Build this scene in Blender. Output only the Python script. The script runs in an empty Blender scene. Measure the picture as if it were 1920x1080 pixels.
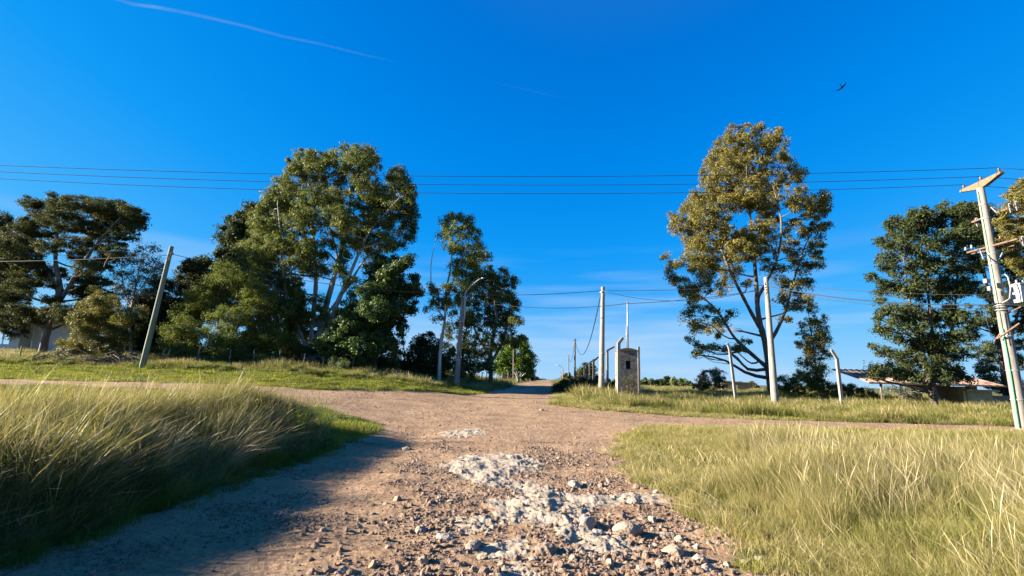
import bpy, math, random
import numpy as np
from mathutils import Vector, Matrix, Euler
R = math.radians
random.seed(11)
rng = np.random.default_rng(11)
S = bpy.context.scene
COL = S.collection

# ------------------------------------------------------------------ camera
F = 940.0                                  # focal length in pixels of a 1920 wide picture
EYE = Vector((0, 0, 1.6))
cd = bpy.data.cameras.new('camera'); cam = bpy.data.objects.new('camera', cd); COL.objects.link(cam)
cd.sensor_width = 36; cd.lens = 36 * F / 1920; cd.clip_start = 0.05; cd.clip_end = 30000
CR = Matrix.Rotation(R(90 + 10.25), 3, 'X') @ Matrix.Rotation(R(1.5), 3, 'Z')
cam.matrix_world = Matrix.Translation(EYE) @ CR.to_4x4()
S.camera = cam

# ------------------------------------------------------------------ light
SUN_EL, SUN_AZ = 18.5, -91.0
EXPO = 2.25
ALB = .79                                  # overall reflectance of the dry ground, bark and leaves               # azimuth measured from +Y towards +X
w = bpy.data.worlds.new('World'); S.world = w; w.use_nodes = True
nt = w.node_tree; nt.nodes.clear()
N = nt.nodes.new; LK = nt.links.new
sky = N('ShaderNodeTexSky'); sky.sky_type = 'NISHITA'; sky.sun_disc = False
sky.sun_elevation = R(SUN_EL); sky.sun_rotation = R(SUN_AZ)
sky.altitude = 300; sky.air_density = 1.0; sky.dust_density = 0.35; sky.ozone_density = 2.2
bw = N('ShaderNodeRGBToBW'); LK(sky.outputs[0], bw.inputs[0])
sc_ = N('ShaderNodeMath'); sc_.operation = 'MULTIPLY'; sc_.inputs[1].default_value = .125; LK(bw.outputs[0], sc_.inputs[0])
rp = N('ShaderNodeValToRGB'); LK(sc_.outputs[0], rp.inputs[0])   # deep polarised blue of the photograph over the sky's own brightness
STOPS = [(.05, (.04, .12, .36)), (.15, (.0, .18, .70)), (.205, (.0, .245, .83)), (.30, (.006, .33, .94)), (.44, (.05, .43, .99)), (.62, (.09, .51, 1)), (1, (.16, .6, 1))]
el_ = rp.color_ramp.elements; el_[0].position, el_[0].color = STOPS[0][0], (*STOPS[0][1], 1); el_[1].position, el_[1].color = 1, (*STOPS[-1][1], 1)
for p_, c_ in STOPS[1:-1]: q_ = el_.new(p_); q_.color = (*c_, 1)
bg = N('ShaderNodeBackground'); bg.inputs[1].default_value = 0.10
wo = N('ShaderNodeOutputWorld')
# faint cirrus low over the horizon
tc = N('ShaderNodeTexCoord'); sx = N('ShaderNodeSeparateXYZ'); LK(tc.outputs['Generated'], sx.inputs[0])
mp = N('ShaderNodeMapping'); mp.inputs['Scale'].default_value = (2.0, 2.0, 22.0); mp.inputs['Rotation'].default_value = (0.03, 0.06, 0)
LK(tc.outputs['Generated'], mp.inputs[0])
nz = N('ShaderNodeTexNoise'); nz.inputs['Scale'].default_value = 1.1; nz.inputs['Detail'].default_value = 5; nz.inputs['Roughness'].default_value = .5
LK(mp.outputs[0], nz.inputs['Vector'])
r1 = N('ShaderNodeMapRange'); r1.inputs[1].default_value = .45; r1.inputs[2].default_value = .66; r1.inputs[4].default_value = .85; LK(nz.outputs[0], r1.inputs[0])
r2 = N('ShaderNodeMapRange'); r2.inputs[1].default_value = .26; r2.inputs[2].default_value = .06; LK(sx.outputs[2], r2.inputs[0])
mu = N('ShaderNodeMath'); mu.operation = 'MULTIPLY'; LK(r1.outputs[0], mu.inputs[0]); LK(r2.outputs[0], mu.inputs[1])
mxw = N('ShaderNodeMix'); mxw.data_type = 'RGBA'; mxh = N('ShaderNodeMix'); mxh.data_type = 'RGBA'
r3 = N('ShaderNodeMapRange'); r3.inputs[1].default_value = .17; r3.inputs[2].default_value = .0; r3.inputs[4].default_value = .85; LK(sx.outputs[2], r3.inputs[0])
p3 = N('ShaderNodeMath'); p3.operation = 'POWER'; p3.inputs[1].default_value = 1.6; LK(r3.outputs[0], p3.inputs[0]); LK(p3.outputs[0], mxh.inputs[0]); mxh.inputs[7].default_value = (.52, .76, .98, 1); LK(mxh.outputs[2], mxw.inputs[6])
LK(mu.outputs[0], mxw.inputs[0]); LK(rp.outputs[0], mxh.inputs[6])
mxw.inputs[7].default_value = (.48, .70, .98, 1)
kk = N('ShaderNodeVectorMath'); kk.operation = 'SCALE'; kk.inputs['Scale'].default_value = 1 / (.10 * 2**EXPO); LK(mxw.outputs[2], kk.inputs[0]); LK(kk.outputs[0], bg.inputs[0]); LK(bg.outputs[0], wo.inputs[0])

sd = bpy.data.lights.new('sun', 'SUN'); sun = bpy.data.objects.new('sun', sd); COL.objects.link(sun)
sd.energy = 5.0; sd.angle = R(0.55); sd.color = (1.0, 0.89, 0.74)
az, el = R(SUN_AZ), R(SUN_EL)
SUNV = Vector((math.sin(az) * math.cos(el), math.cos(az) * math.cos(el), math.sin(el)))
sun.rotation_euler = SUNV.to_track_quat('Z', 'Y').to_euler(); sun.location = SUNV * 50
S.view_settings.view_transform = 'Standard'; S.view_settings.look = 'None'
S.view_settings.exposure = EXPO; S.view_settings.gamma = 1
S.cycles.max_bounces = 6; S.cycles.transparent_max_bounces = 16; S.cycles.diffuse_bounces = 3
S.cycles.use_denoising = True

# ------------------------------------------------------------------ numpy noise and terrain
PERM = np.random.default_rng(5).permutation(1024); PERM = np.concatenate([PERM, PERM, PERM])
GR = np.random.default_rng(6).uniform(0, 2 * np.pi, 1024); GX, GY = np.cos(GR), np.sin(GR)
def perlin(x, y):
    x = np.asarray(x, float); y = np.asarray(y, float)
    xi = np.floor(x).astype(int); yi = np.floor(y).astype(int); xf = x - xi; yf = y - yi
    u = xf**3 * (xf * (xf * 6 - 15) + 10); v = yf**3 * (yf * (yf * 6 - 15) + 10)
    def g(a, b, fx, fy):
        h = PERM[(PERM[a & 1023] + b) & 1023]; return GX[h] * fx + GY[h] * fy
    a = g(xi, yi, xf, yf); b = g(xi + 1, yi, xf - 1, yf); c = g(xi, yi + 1, xf, yf - 1); d = g(xi + 1, yi + 1, xf - 1, yf - 1)
    return (a + u * (b - a)) * (1 - v) + (c + u * (d - c)) * v
def fbm(x, y, sc, o=4, g=.5):
    s = 0; a = 1
    for k in range(o):
        s = s + a * perlin(x * sc * 2**k + 17.3 * k, y * sc * 2**k - 9.1 * k); a *= g
    return s
def ss(a, b, x):
    t = np.clip((np.asarray(x, float) - a) / (b - a), 0, 1); return t * t * (3 - 2 * t)
ROAD = np.array([(-3.9,-9),(-4.1,0),(-4.1,4),(-4.0,9),(-3.9,12.5),(-3.8,14.2),(-4.4,16.2),(-7,18.8),(-12,19.8),(-20,20.1),(-40,20.3),(-90,21),(-90,26),(-40,25),(-20,25.3),
  (-11,26.3),(-6,28.6),(-3.2,30.5),(-1.6,34),(-.5,40),(1.0,55),(3.2,80),(9,140),(25,300),(28,300),(12,140),(6.8,80),(4.7,55),(3.7,40),(2.9,32),(2.2,26.8),(4,24.9),(8,24.0),
  (15,23.4),(40,23),(40,21),(20,20.6),(12,20.0),(7,18.9),(4.0,16.4),(2.9,13),(2.4,10),(2.3,7),(2.6,4.5),(2.8,-9)], float)
def sdf(poly, x, y):                       # positive inside
    x = np.asarray(x, float); y = np.asarray(y, float)
    d2 = np.full(x.shape, 1e18); ins = np.zeros(x.shape, bool); n = len(poly)
    for i in range(n):
        ax, ay = poly[i]; bx, by = poly[(i + 1) % n]; ex, ey = bx - ax, by - ay
        t = np.clip(((x - ax) * ex + (y - ay) * ey) / (ex * ex + ey * ey), 0, 1)
        d2 = np.minimum(d2, (x - ax - t * ex)**2 + (y - ay - t * ey)**2)
        c = ((ay > y) != (by > y)); xx = ex * (y - ay) / (ey if ey else 1e-9) + ax; ins ^= c & (x < xx)
    d = np.sqrt(d2); return np.where(ins, d, -d)
def base_h(x, y):                          # broad shape of the land
    x = np.asarray(x, float); y = np.asarray(y, float)
    cx = x - .085 * y
    s = ss(18, 36, y) * .62 + ss(34, 62, y) * .62 + ss(60, 160, y) * .15
    s = s * (1 - .62 * ss(2.2, 8, cx))
    l = ss(1, 15, -x) * ss(8, 20, y)
    z = .84 * l + s * (1 - .5 * l)
    z = z + ss(26.6, 31.5, y + .1 * np.clip(x + 12, 0, 9)) * .4 * ss(1.5, 7, -x) * (1 - ss(60, 90, y))
    z = z + np.clip((y - 26) / 24, 0, 1) * 1.25 * ss(3, 16, -x) * (1 - ss(70, 120, y))
    z = z + .14 * ss(24.6, 27.6, y + .3) * ss(2.4, 3.6, cx) * (1 - ss(50, 90, y))
    # mound of long grass on the left of the road
    m = ss(4.2, 6.4, -x) * (1 - .75 * ss(8.5, 13, -x)) * (1 - ss(12.5, 16.5, y)) * ss(-12, -3, y)
    z = z + .27 * m
    z = z + .16 * ss(2.6, 5, x) * (1 - ss(14, 20, y))
    return z
def H(x, y):
    return base_h(x, y) + .05 * fbm(np.asarray(x, float), np.asarray(y, float), .35, 3) * ss(2, 8, np.hypot(x, y))
def ray(px, py):
    d = CR @ Vector(((px - 960) / F, -(py - 540) / F, -1)); return d
def P(px, py, Y):
    d = ray(px, py); return EYE + d * (Y / d.y)
def G(px, py, far=200):
    d = ray(px, py); t = 1.0; q = EYE + d * t
    while q.y < far:
        q = EYE + d * t
        if q.z <= float(H(q.x, q.y)): return Vector((q.x, q.y, float(H(q.x, q.y))))
        t += .02 + t * .004
    return q
def ground_at(px, Y, py=700):
    p = P(px, py, Y); return Vector((p.x, Y, float(H(p.x, Y))))

# ------------------------------------------------------------------ helpers
def tag(o, label=None, cat=None, group=None, kind=None):
    if label: o['label'] = label
    if cat: o['category'] = cat
    if group: o['group'] = group
    if kind: o['kind'] = kind
    return o
def empty(name, loc=(0, 0, 0), label=None, cat=None, group=None):
    o = bpy.data.objects.new(name, None); COL.objects.link(o); o.location = loc; o.empty_display_size = .3
    return tag(o, label, cat, group)
def link(name, me, mat, parent=None, smooth=True):
    o = bpy.data.objects.new(name, me); COL.objects.link(o)
    if mat: me.materials.append(mat)
    if smooth: me.shade_smooth()
    else: me.shade_flat()
    if parent:
        o.parent = parent; o.matrix_parent_inverse = Matrix.Translation(-Vector(parent.location))
    return o
def quads_mesh(name, V, Q, attrs=None, tri=False):
    me = bpy.data.meshes.new(name); V = np.asarray(V, np.float32); Q = np.asarray(Q, np.int32); k = 3 if tri else 4
    me.vertices.add(len(V)); me.vertices.foreach_set('co', V.ravel())
    me.loops.add(Q.size); me.loops.foreach_set('vertex_index', Q.ravel())
    me.polygons.add(len(Q)); me.polygons.foreach_set('loop_start', np.arange(0, Q.size, k, dtype=np.int32))
    me.update(calc_edges=True); me.validate()
    for n, (dom, a) in (attrs or {}).items():
        if a.ndim == 1:
            at = me.attributes.new(n, 'FLOAT', dom); at.data.foreach_set('value', a.astype(np.float32))
        else:
            at = me.attributes.new(n, 'FLOAT_VECTOR', dom); at.data.foreach_set('vector', a.astype(np.float32).ravel())
    return me
class MB:                                   # collects tubes, boxes and prisms; one mesh out
    def __init__(s): s.v = []; s.f = []
    def add(s, v, f):
        n = len(s.v); s.v += [tuple(q) for q in v]; s.f += [tuple(i + n for i in q) for q in f]; return s
    def tube(s, pts, rad, n=8, cap=True):
        pts = [Vector(p) for p in pts]
        if not hasattr(rad, '__len__'): rad = [rad] * len(pts)
        V = []; Fc = []; up = None
        for i, p in enumerate(pts):
            t = (pts[min(i + 1, len(pts) - 1)] - pts[max(i - 1, 0)]).normalized()
            if up is None: up = t.orthogonal().normalized()
            up = (up - t * up.dot(t))
            if up.length < 1e-6: up = t.orthogonal()
            up.normalize(); b = t.cross(up)
            for k in range(n):
                a = 2 * math.pi * k / n; V.append(p + (up * math.cos(a) + b * math.sin(a)) * rad[i])
        for i in range(len(pts) - 1):
            for k in range(n):
                Fc.append((i * n + k, i * n + (k + 1) % n, (i + 1) * n + (k + 1) % n, (i + 1) * n + k))
        if cap: Fc += [tuple(range(n))[::-1], tuple(range((len(pts) - 1) * n, len(pts) * n))]
        return s.add(V, Fc)
    def box(s, c, d, rot=None):
        c = Vector(c); M = rot.to_3x3() if rot else Matrix.Identity(3)
        V = [c + M @ Vector((sx * d[0] / 2, sy * d[1] / 2, sz * d[2] / 2)) for sz in (-1, 1) for sy in (-1, 1) for sx in (-1, 1)]
        return s.add(V, [(0, 2, 3, 1), (4, 5, 7, 6), (0, 1, 5, 4), (2, 6, 7, 3), (0, 4, 6, 2), (1, 3, 7, 5)])
    def prism(s, prof, y0, y1, M=None):      # profile in x,z
        M = M or Matrix.Identity(4); n = len(prof)
        V = [M @ Vector((x, y0, z)) for x, z in prof] + [M @ Vector((x, y1, z)) for x, z in prof]
        return s.add(V, [tuple(range(n)), tuple(range(n, 2 * n))[::-1]] + [(i, i + n, (i + 1) % n + n, (i + 1) % n) for i in range(n)])
    def build(s, name, mat, parent=None, smooth=False, bevel=0):
        me = bpy.data.meshes.new(name); me.from_pydata(s.v, [], s.f); me.update()
        o = link(name, me, mat, parent, smooth)
        if bevel:
            m = o.modifiers.new('bevel', 'BEVEL'); m.width = bevel; m.segments = 2; m.limit_method = 'ANGLE'
        return o

# ------------------------------------------------------------------ materials
def newmat(name):
    m = bpy.data.materials.new(name); m.use_nodes = True; t = m.node_tree; t.nodes.clear(); return m, t, t.nodes.new, t.links.new
def ramp(t, src, stops):
    stops = [(p, tuple(v * ALB for v in c)) for p, c in stops] if max(max(c) for p, c in stops) < .95 else stops
    r = t.nodes.new('ShaderNodeValToRGB'); e = r.color_ramp.elements
    e[0].position, e[0].color = stops[0][0], (*stops[0][1], 1); e[1].position, e[1].color = stops[-1][0], (*stops[-1][1], 1)
    for p, c in stops[1:-1]:
        q = e.new(p); q.color = (*c, 1)
    t.links.new(src, r.inputs[0]); return r.outputs[0]
def noisy(name, c1, c2, scale=4, rough=.8, bump=.3, bscale=30, metal=0, stretch=(1, 1, 1), c3=None, detail=5, lo=.35, hi=.65):
    m, t, n, l = newmat(name)
    tc = n('ShaderNodeTexCoord'); mp = n('ShaderNodeMapping'); mp.inputs['Scale'].default_value = stretch; l(tc.outputs['Object'], mp.inputs[0])
    a = n('ShaderNodeTexNoise'); a.inputs['Scale'].default_value = scale; a.inputs['Detail'].default_value = detail; a.inputs['Roughness'].default_value = .62
    l(mp.outputs[0], a.inputs['Vector'])
    st = [(lo, c1), (hi, c2)] if c3 is None else [(lo, c1), ((lo + hi) / 2, c2), (hi, c3)]
    col = ramp(t, a.outputs[0], st)
    p = n('ShaderNodeBsdfPrincipled'); p.inputs['Roughness'].default_value = rough; p.inputs['Metallic'].default_value = metal
    l(col, p.inputs['Base Color'])
    b = n('ShaderNodeTexNoise'); b.inputs['Scale'].default_value = bscale; b.inputs['Detail'].default_value = 6; l(mp.outputs[0], b.inputs['Vector'])
    bm = n('ShaderNodeBump'); bm.inputs['Strength'].default_value = bump; bm.inputs['Distance'].default_value = .02; l(b.outputs[0], bm.inputs['Height']); l(bm.outputs[0], p.inputs['Normal'])
    o = n('ShaderNodeOutputMaterial'); l(p.outputs[0], o.inputs[0]); return m
def leafmat(name, stops, trans=.3, gloss=.25, inst=False, rough=.5):
    """leaf or blade material: colour from the per-leaf attribute 'tint' (0..1)"""
    m, t, n, l = newmat(name)
    at = n('ShaderNodeAttribute'); at.attribute_name = 'tint'; src = at.outputs['Fac']
    if inst:
        oi = n('ShaderNodeObjectInfo'); ad = n('ShaderNodeMath'); ad.operation = 'MULTIPLY_ADD'
        l(oi.outputs['Random'], ad.inputs[0]); ad.inputs[1].default_value = .5; 
        a2 = n('ShaderNodeMath'); a2.operation = 'MULTIPLY'; a2.inputs[1].default_value = .5; l(src, a2.inputs[0]); l(a2.outputs[0], ad.inputs[2]); src = ad.outputs[0]
    col = ramp(t, src, stops)
    p = n('ShaderNodeBsdfPrincipled'); p.inputs['Roughness'].default_value = rough; p.inputs['Specular IOR Level'].default_value = gloss
    l(col, p.inputs['Base Color'])
    tr = n('ShaderNodeBsdfTranslucent'); h = n('ShaderNodeHueSaturation'); h.inputs['Saturation'].default_value = 1.1; h.inputs['Value'].default_value = 1.25
    l(col, h.inputs['Color']); l(h.outputs[0], tr.inputs[0])
    mx = n('ShaderNodeMixShader'); mx.inputs[0].default_value = trans; l(p.outputs[0], mx.inputs[1]); l(tr.outputs[0], mx.inputs[2])
    o = n('ShaderNodeOutputMaterial'); l(mx.outputs[0], o.inputs[0]); return m

# ground: attributes m_road, m_rock, m_lawn computed with the mesh
def ground_material():
    m, t, n, l = newmat('ground_surface')
    def att(nm):
        a = n('ShaderNodeAttribute'); a.attribute_name = nm; return a.outputs['Fac']
    tc = n('ShaderNodeTexCoord')
    def noise(s, d=6, r=.6):
        a = n('ShaderNodeTexNoise'); a.inputs['Scale'].default_value = s; a.inputs['Detail'].default_value = d; a.inputs['Roughness'].default_value = r; l(tc.outputs['Object'], a.inputs['Vector']); return a.outputs[0]
    def mix(f, a, b, mode='MIX'):
        x = n('ShaderNodeMix'); x.data_type = 'RGBA'; x.blend_type = mode
        if hasattr(f, 'links'): l(f, x.inputs[0])
        else: x.inputs[0].default_value = f
        for s, k in ((a, 6), (b, 7)):
            if hasattr(s, 'links'): l(s, x.inputs[k])
            else: x.inputs[k].default_value = (*s, 1)
        return x.outputs[2]
    n1, n2, n3 = noise(.9), noise(14, 8, .7), noise(60, 6, .7)
    dirt = ramp(t, n1, [(.3, (.26, .162, .094)), (.5, (.36, .236, .140)), (.7, (.43, .296, .182))])
    fine = ramp(t, n2, [(.3, (.55, .52, .5)), (.52, (1, 1, 1)), (.72, (1.25, 1.22, 1.2))])
    dirt = mix(.75, dirt, fine, 'MULTIPLY')
    vo = n('ShaderNodeTexVoronoi'); vo.inputs['Scale'].default_value = 42; l(tc.outputs['Object'], vo.inputs['Vector'])
    peb = ramp(t, vo.outputs['Color'], [(.2, (.8, .78, .76)), (.8, (1.25, 1.2, 1.15))])
    dirt = mix(.5, dirt, peb, 'MULTIPLY')
    rock = ramp(t, n2, [(.3, (.25, .19, .135)), (.5, (.43, .355, .27)), (.7, (.54, .46, .365))])
    rock = mix(.5, rock, ramp(t, n3, [(.35, (.7, .66, .6)), (.6, (1.1, 1.1, 1.1))]), 'MULTIPLY')
    soil = ramp(t, n2, [(.3, (.07, .07, .025)), (.55, (.13, .125, .045)), (.75, (.2, .17, .075))])
    lawn = ramp(t, n2, [(.3, (.17, .19, .035)), (.6, (.28, .30, .05)), (.8, (.37, .34, .08))])
    g = mix(att('m_lawn'), soil, lawn)
    c = mix(att('m_road'), g, dirt)
    c = mix(att('m_rock'), c, rock)
    p = n('ShaderNodeBsdfPrincipled'); p.inputs['Roughness'].default_value = .92; p.inputs['Specular IOR Level'].default_value = .2
    l(c, p.inputs['Base Color'])
    ad = n('ShaderNodeMath'); ad.operation = 'MULTIPLY_ADD'; l(n3, ad.inputs[0]); ad.inputs[1].default_value = .35; l(n2, ad.inputs[2])
    b = n('ShaderNodeBump'); b.inputs['Strength'].default_value = .9; b.inputs['Distance'].default_value = .035; l(ad.outputs[0], b.inputs['Height']); l(b.outputs[0], p.inputs['Normal'])
    o = n('ShaderNodeOutputMaterial'); l(p.outputs[0], o.inputs[0]); return m
GROUND = ground_material()
CONC = noisy('weathered_concrete', (.15, .135, .12), (.26, .235, .205), 6, .9, .25, 60, stretch=(1, 1, .25), c3=(.32, .29, .255), lo=.3, hi=.7)
CONC_G = noisy('greenish_timber', (.14, .165, .11), (.24, .26, .185), 9, .9, .5, 60, stretch=(1, 1, .12))
CONC_P = noisy('pale_concrete', (.22, .20, .17), (.33, .305, .26), 7, .85, .25, 60, stretch=(1, 1, .3))
CONC_B = noisy('brown_concrete_arm', (.14, .10, .055), (.22, .165, .10), 9, .9, .4, 70)
WOOD_D = noisy('dark_old_wood', (.06, .05, .04), (.14, .115, .09), 12, .95, .6, 60, stretch=(1, 1, .1))
WOOD_G = noisy('grey_old_wood', (.16, .13, .10), (.28, .24, .19), 12, .95, .6, 60, stretch=(1, 1, .1))
STEEL = noisy('galvanised_steel', (.36, .37, .38), (.50, .51, .52), 8, .5, .1, 60, metal=.5)
RUST = noisy('rusty_steel', (.11, .06, .035), (.20, .115, .07), 15, .8, .4, 80)
PORC = noisy('glazed_insulator', (.24, .24, .23), (.34, .335, .32), 6, .3, .05, 30)
PORC_B = noisy('brown_insulator', (.08, .04, .025), (.14, .07, .04), 6, .3, .05, 30)
CABLE = noisy('black_cable', (.012, .012, .013), (.03, .03, .03), 20, .6, .1, 90)
GREEN_P = noisy('green_conduit', (.02, .20, .09), (.05, .30, .15), 9, .6, .1, 50)
TGREY = noisy('grey_painted_steel', (.40, .42, .43), (.52, .54, .54), 5, .45, .08, 40)
STONE_M = noisy('stained_render', (.10, .085, .065), (.22, .185, .145), 5, .95, .9, 22, c3=(.33, .285, .23), detail=9, lo=.36, hi=.62)
BLACKM = noisy('dark_opening', (.008, .008, .008), (.02, .018, .015), 5, .9, .1, 30)
WHITEW = noisy('white_plaster', (.66, .68, .70), (.82, .83, .84), 2.5, .85, .15, 30)
YELW = noisy('sandy_plaster', (.40, .30, .16), (.56, .45, .27), 3, .9, .4, 24)
BRICKY = noisy('bare_masonry', (.20, .15, .10), (.38, .29, .2), 9, .95, .8, 30)
GLASSM = noisy('dark_window', (.015, .018, .022), (.035, .04, .05), 3, .12, .02, 8)
WFRAME = noisy('weathered_frame', (.45, .46, .46), (.6, .6, .6), 8, .6, .1, 40)
ROOFG = noisy('pale_roof', (.16, .165, .15), (.24, .24, .22), 3, .8, .2, 30)
BARK_P = noisy('pale_gum_bark', (.24, .20, .15), (.50, .45, .38), 2.5, .8, .35, 20, stretch=(1, 1, .2), c3=(.62, .57, .49), lo=.36, hi=.64)
BARK_W = noisy('grey_brown_bark', (.10, .08, .06), (.24, .20, .16), 4, .9, .7, 24, stretch=(1, 1, .2))
BARK_D = noisy('dark_rough_bark', (.06, .048, .038), (.14, .11, .085), 5, .95, .9, 24, stretch=(1, 1, .25))
def tin_roof():
    m, t, n, l = newmat('rusty_corrugated_roof')
    tc = n('ShaderNodeTexCoord'); wv = n('ShaderNodeTexNoise'); wv.inputs['Scale'].default_value = 1.6; wv.inputs['Detail'].default_value = 6
    l(tc.outputs['Object'], wv.inputs['Vector']); c = ramp(t, wv.outputs[0], [(.35, (.20, .11, .08)), (.5, (.34, .22, .17)), (.65, (.42, .31, .25))])
    p = n('ShaderNodeBsdfPrincipled'); p.inputs['Roughness'].default_value = .85; p.inputs['Specular IOR Level'].default_value = .1; l(c, p.inputs['Base Color'])
    o = n('ShaderNodeOutputMaterial'); l(p.outputs[0], o.inputs[0]); return m
TIN = tin_roof()
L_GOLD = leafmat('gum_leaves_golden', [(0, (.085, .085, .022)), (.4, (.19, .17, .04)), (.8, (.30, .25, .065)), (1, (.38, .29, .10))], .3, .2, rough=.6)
L_GUM = leafmat('gum_leaves_olive', [(0, (.055, .075, .02)), (.5, (.145, .17, .038)), (.85, (.235, .24, .055)), (1, (.32, .28, .09))], .3, .2, rough=.6)
L_DARK = leafmat('dark_foliage', [(0, (.03, .042, .017)), (.6, (.07, .09, .028)), (1, (.14, .145, .042))], .22, .15, rough=.65)
L_BROAD = leafmat('broad_dark_leaves', [(0, (.028, .055, .014)), (.6, (.07, .12, .025)), (1, (.16, .20, .045))], .25, .25, rough=.55)
L_PINE = leafmat('pine_needles', [(0, (.04, .052, .02)), (.6, (.095, .105, .034)), (1, (.18, .165, .055))], .22, .1, rough=.7)
L_PALE = leafmat('pale_sparse_leaves', [(0, (.08, .09, .055)), (.6, (.17, .18, .11)), (1, (.28, .26, .19))], .25, .35)
L_YEL = leafmat('yellow_green_leaves', [(0, (.07, .08, .012)), (.6, (.16, .15, .025)), (1, (.28, .2, .05))], .3, .3)
L_BRIGHT = leafmat('bright_green_leaves', [(0, (.05, .09, .012)), (.6, (.12, .2, .022)), (1, (.2, .28, .04))], .35, .25)
L_ACACIA = leafmat('feathery_olive_leaves', [(0, (.07, .095, .023)), (.6, (.18, .21, .045)), (1, (.31, .30, .075))], .28, .1, rough=.7)
L_DRY = leafmat('dry_scrub', [(0, (.06, .05, .03)), (.6, (.14, .12, .06)), (1, (.24, .2, .11))], .2, .2)
L_PASTEL = leafmat('blue_green_needles', [(0, (.08, .11, .05)), (.6, (.17, .2, .07)), (1, (.26, .25, .1))], .25, .2)

# ------------------------------------------------------------------ ground, road and bedrock: one polar sheet, cut by mask
def pxpoly(pts): return np.array([tuple(G(a, b).xy) for a, b in pts])
ROCKS = [pxpoly(q) for q in (
    [(815,872),(865,852),(990,852),(1020,875),(970,892),(950,918),(885,908),(850,890)],
    [(945,900),(1005,902),(1040,918),(1100,945),(1115,985),(1175,1005),(1195,1045),(1130,1045),(1060,1012),(1000,980),(930,978),(930,938),(975,930)],
    [(1050,928),(1150,924),(1240,922),(1255,942),(1160,946),(1090,948)],
    [(845,975),(905,968),(925,1000),(870,1004)],
    [(925,1020),(985,1010),(1005,1085),(925,1085)],
    [(890,732),(1000,728),(1010,735),(900,738)],
    [(820,810),(900,802),(910,815),(840,822)])]
LAWN = [np.array(q, float) for q in (
    [(-60,17.6),(-12,17.4),(-6,17.0),(-4.0,16.0),(-3.2,13.3),(-4.4,11.5),(-5,13),(-7,13.4),(-30,12),(-60,12)],   # strip in front of the crossing track
    [(-60,30.6),(-12,30.4),(-6,31.2),(-4.6,33),(-2.6,36),(-1.4,34),(-3,30),(-6,28),(-11,25.8),(-40,24),(-60,24)],   # verge under the leaning pole
    [(2.5,26.8),(4,24.8),(8,24),(14,23.4),(14,24.8),(8,25.4),(4.4,26.8),(4.6,40),(3.8,40),(3.0,32)],
    [(2.3,7.5),(2.4,10),(2.9,13),(4.0,16.4),(7,18.9),(12,20),(22,20.6),(22,18.5),(11,17.0),(6.6,14.6),(4.9,11.5),(3.9,7.5)])]
def masks(x, y):
    wob = (.22 + .62 * ss(1, 2.2, x) * (1 - ss(17, 22, y))) * fbm(x, y, .9, 4) + .09 * fbm(x, y, 6, 3)
    far = ss(20, 50, y)
    rd = sdf(ROAD, x, y) + wob * (1 + far)
    m_road = ss(-.12, .12, rd)
    m_road = m_road * (1 - .0 * far)
    rk = np.full(x.shape, -9.)
    near = (y < 45) & (y > 2) & (abs(x) < 12)
    xn, yn = x[near], y[near]
    v = np.full(xn.shape, -9.)
    for q in ROCKS: v = np.maximum(v, sdf(q, xn, yn))
    v = v + .20 * fbm(xn, yn, 2.2, 6, .75)
    rk[near] = v
    lw = np.full(x.shape, -9.)
    for q in LAWN: lw = np.maximum(lw, sdf(q, x, y))
    lw = lw + .5 * fbm(x, y, .6, 3)
    return rd, m_road, rk, ss(-.35, .35, lw)
def detail(x, y, rd, rk, dist):
    a = np.clip(1.3 - dist / 40, 0, 1)
    inr = ss(-.1, .5, rd)
    z = a * inr * (.022 * fbm(x, y, 1.3, 3) + .014 * fbm(x, y, 6, 4, .6))
    rough = ss(-.1, .5, fbm(x + 40, y, .5, 2) + .25 * ss(7.5, 5, y))
    z = z + a * inr * rough * .02 * np.abs(fbm(x, y, 5, 4, .65))
    wx_ = .12 * perlin(x * 3 + 7, y * 3); wy_ = .12 * perlin(x * 3, y * 3 + 9)
    cell = 1.1 * (fbm(x + wx_, y + wy_, 2.4, 3, .6) + .3) + .55 * np.abs(perlin((x + wx_) * 7, (y + wy_) * 9)) + .28 * np.abs(perlin(x * 17 + 3, y * 21)) + .16 * np.abs(perlin(x * 37, y * 37 + 5))
    r = ss(-.03, .1, rk)
    z = z + r * (.002 + .046 * cell - .02 + .03 * ss(0, .5, rk)) * np.where(y > 25, .5, 1)
    # wheel ruts and the shallow dish of the road
    z = z - inr * .05 * a * (1 - ss(14, 18, y)) * (np.exp(-((x + 2.6) / .5)**2) + .4 * np.exp(-((x - 1.1) / .4)**2))
    z = z + (1 - inr) * .03 * a * fbm(x, y, 2, 3)
    return z
def HD(x, y):
    x = np.atleast_1d(np.asarray(x, float)); y = np.atleast_1d(np.asarray(y, float))
    rd, _, rk, _ = masks(x, y); return H(x, y) + detail(x, y, rd, rk, np.hypot(x, y))
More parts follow.
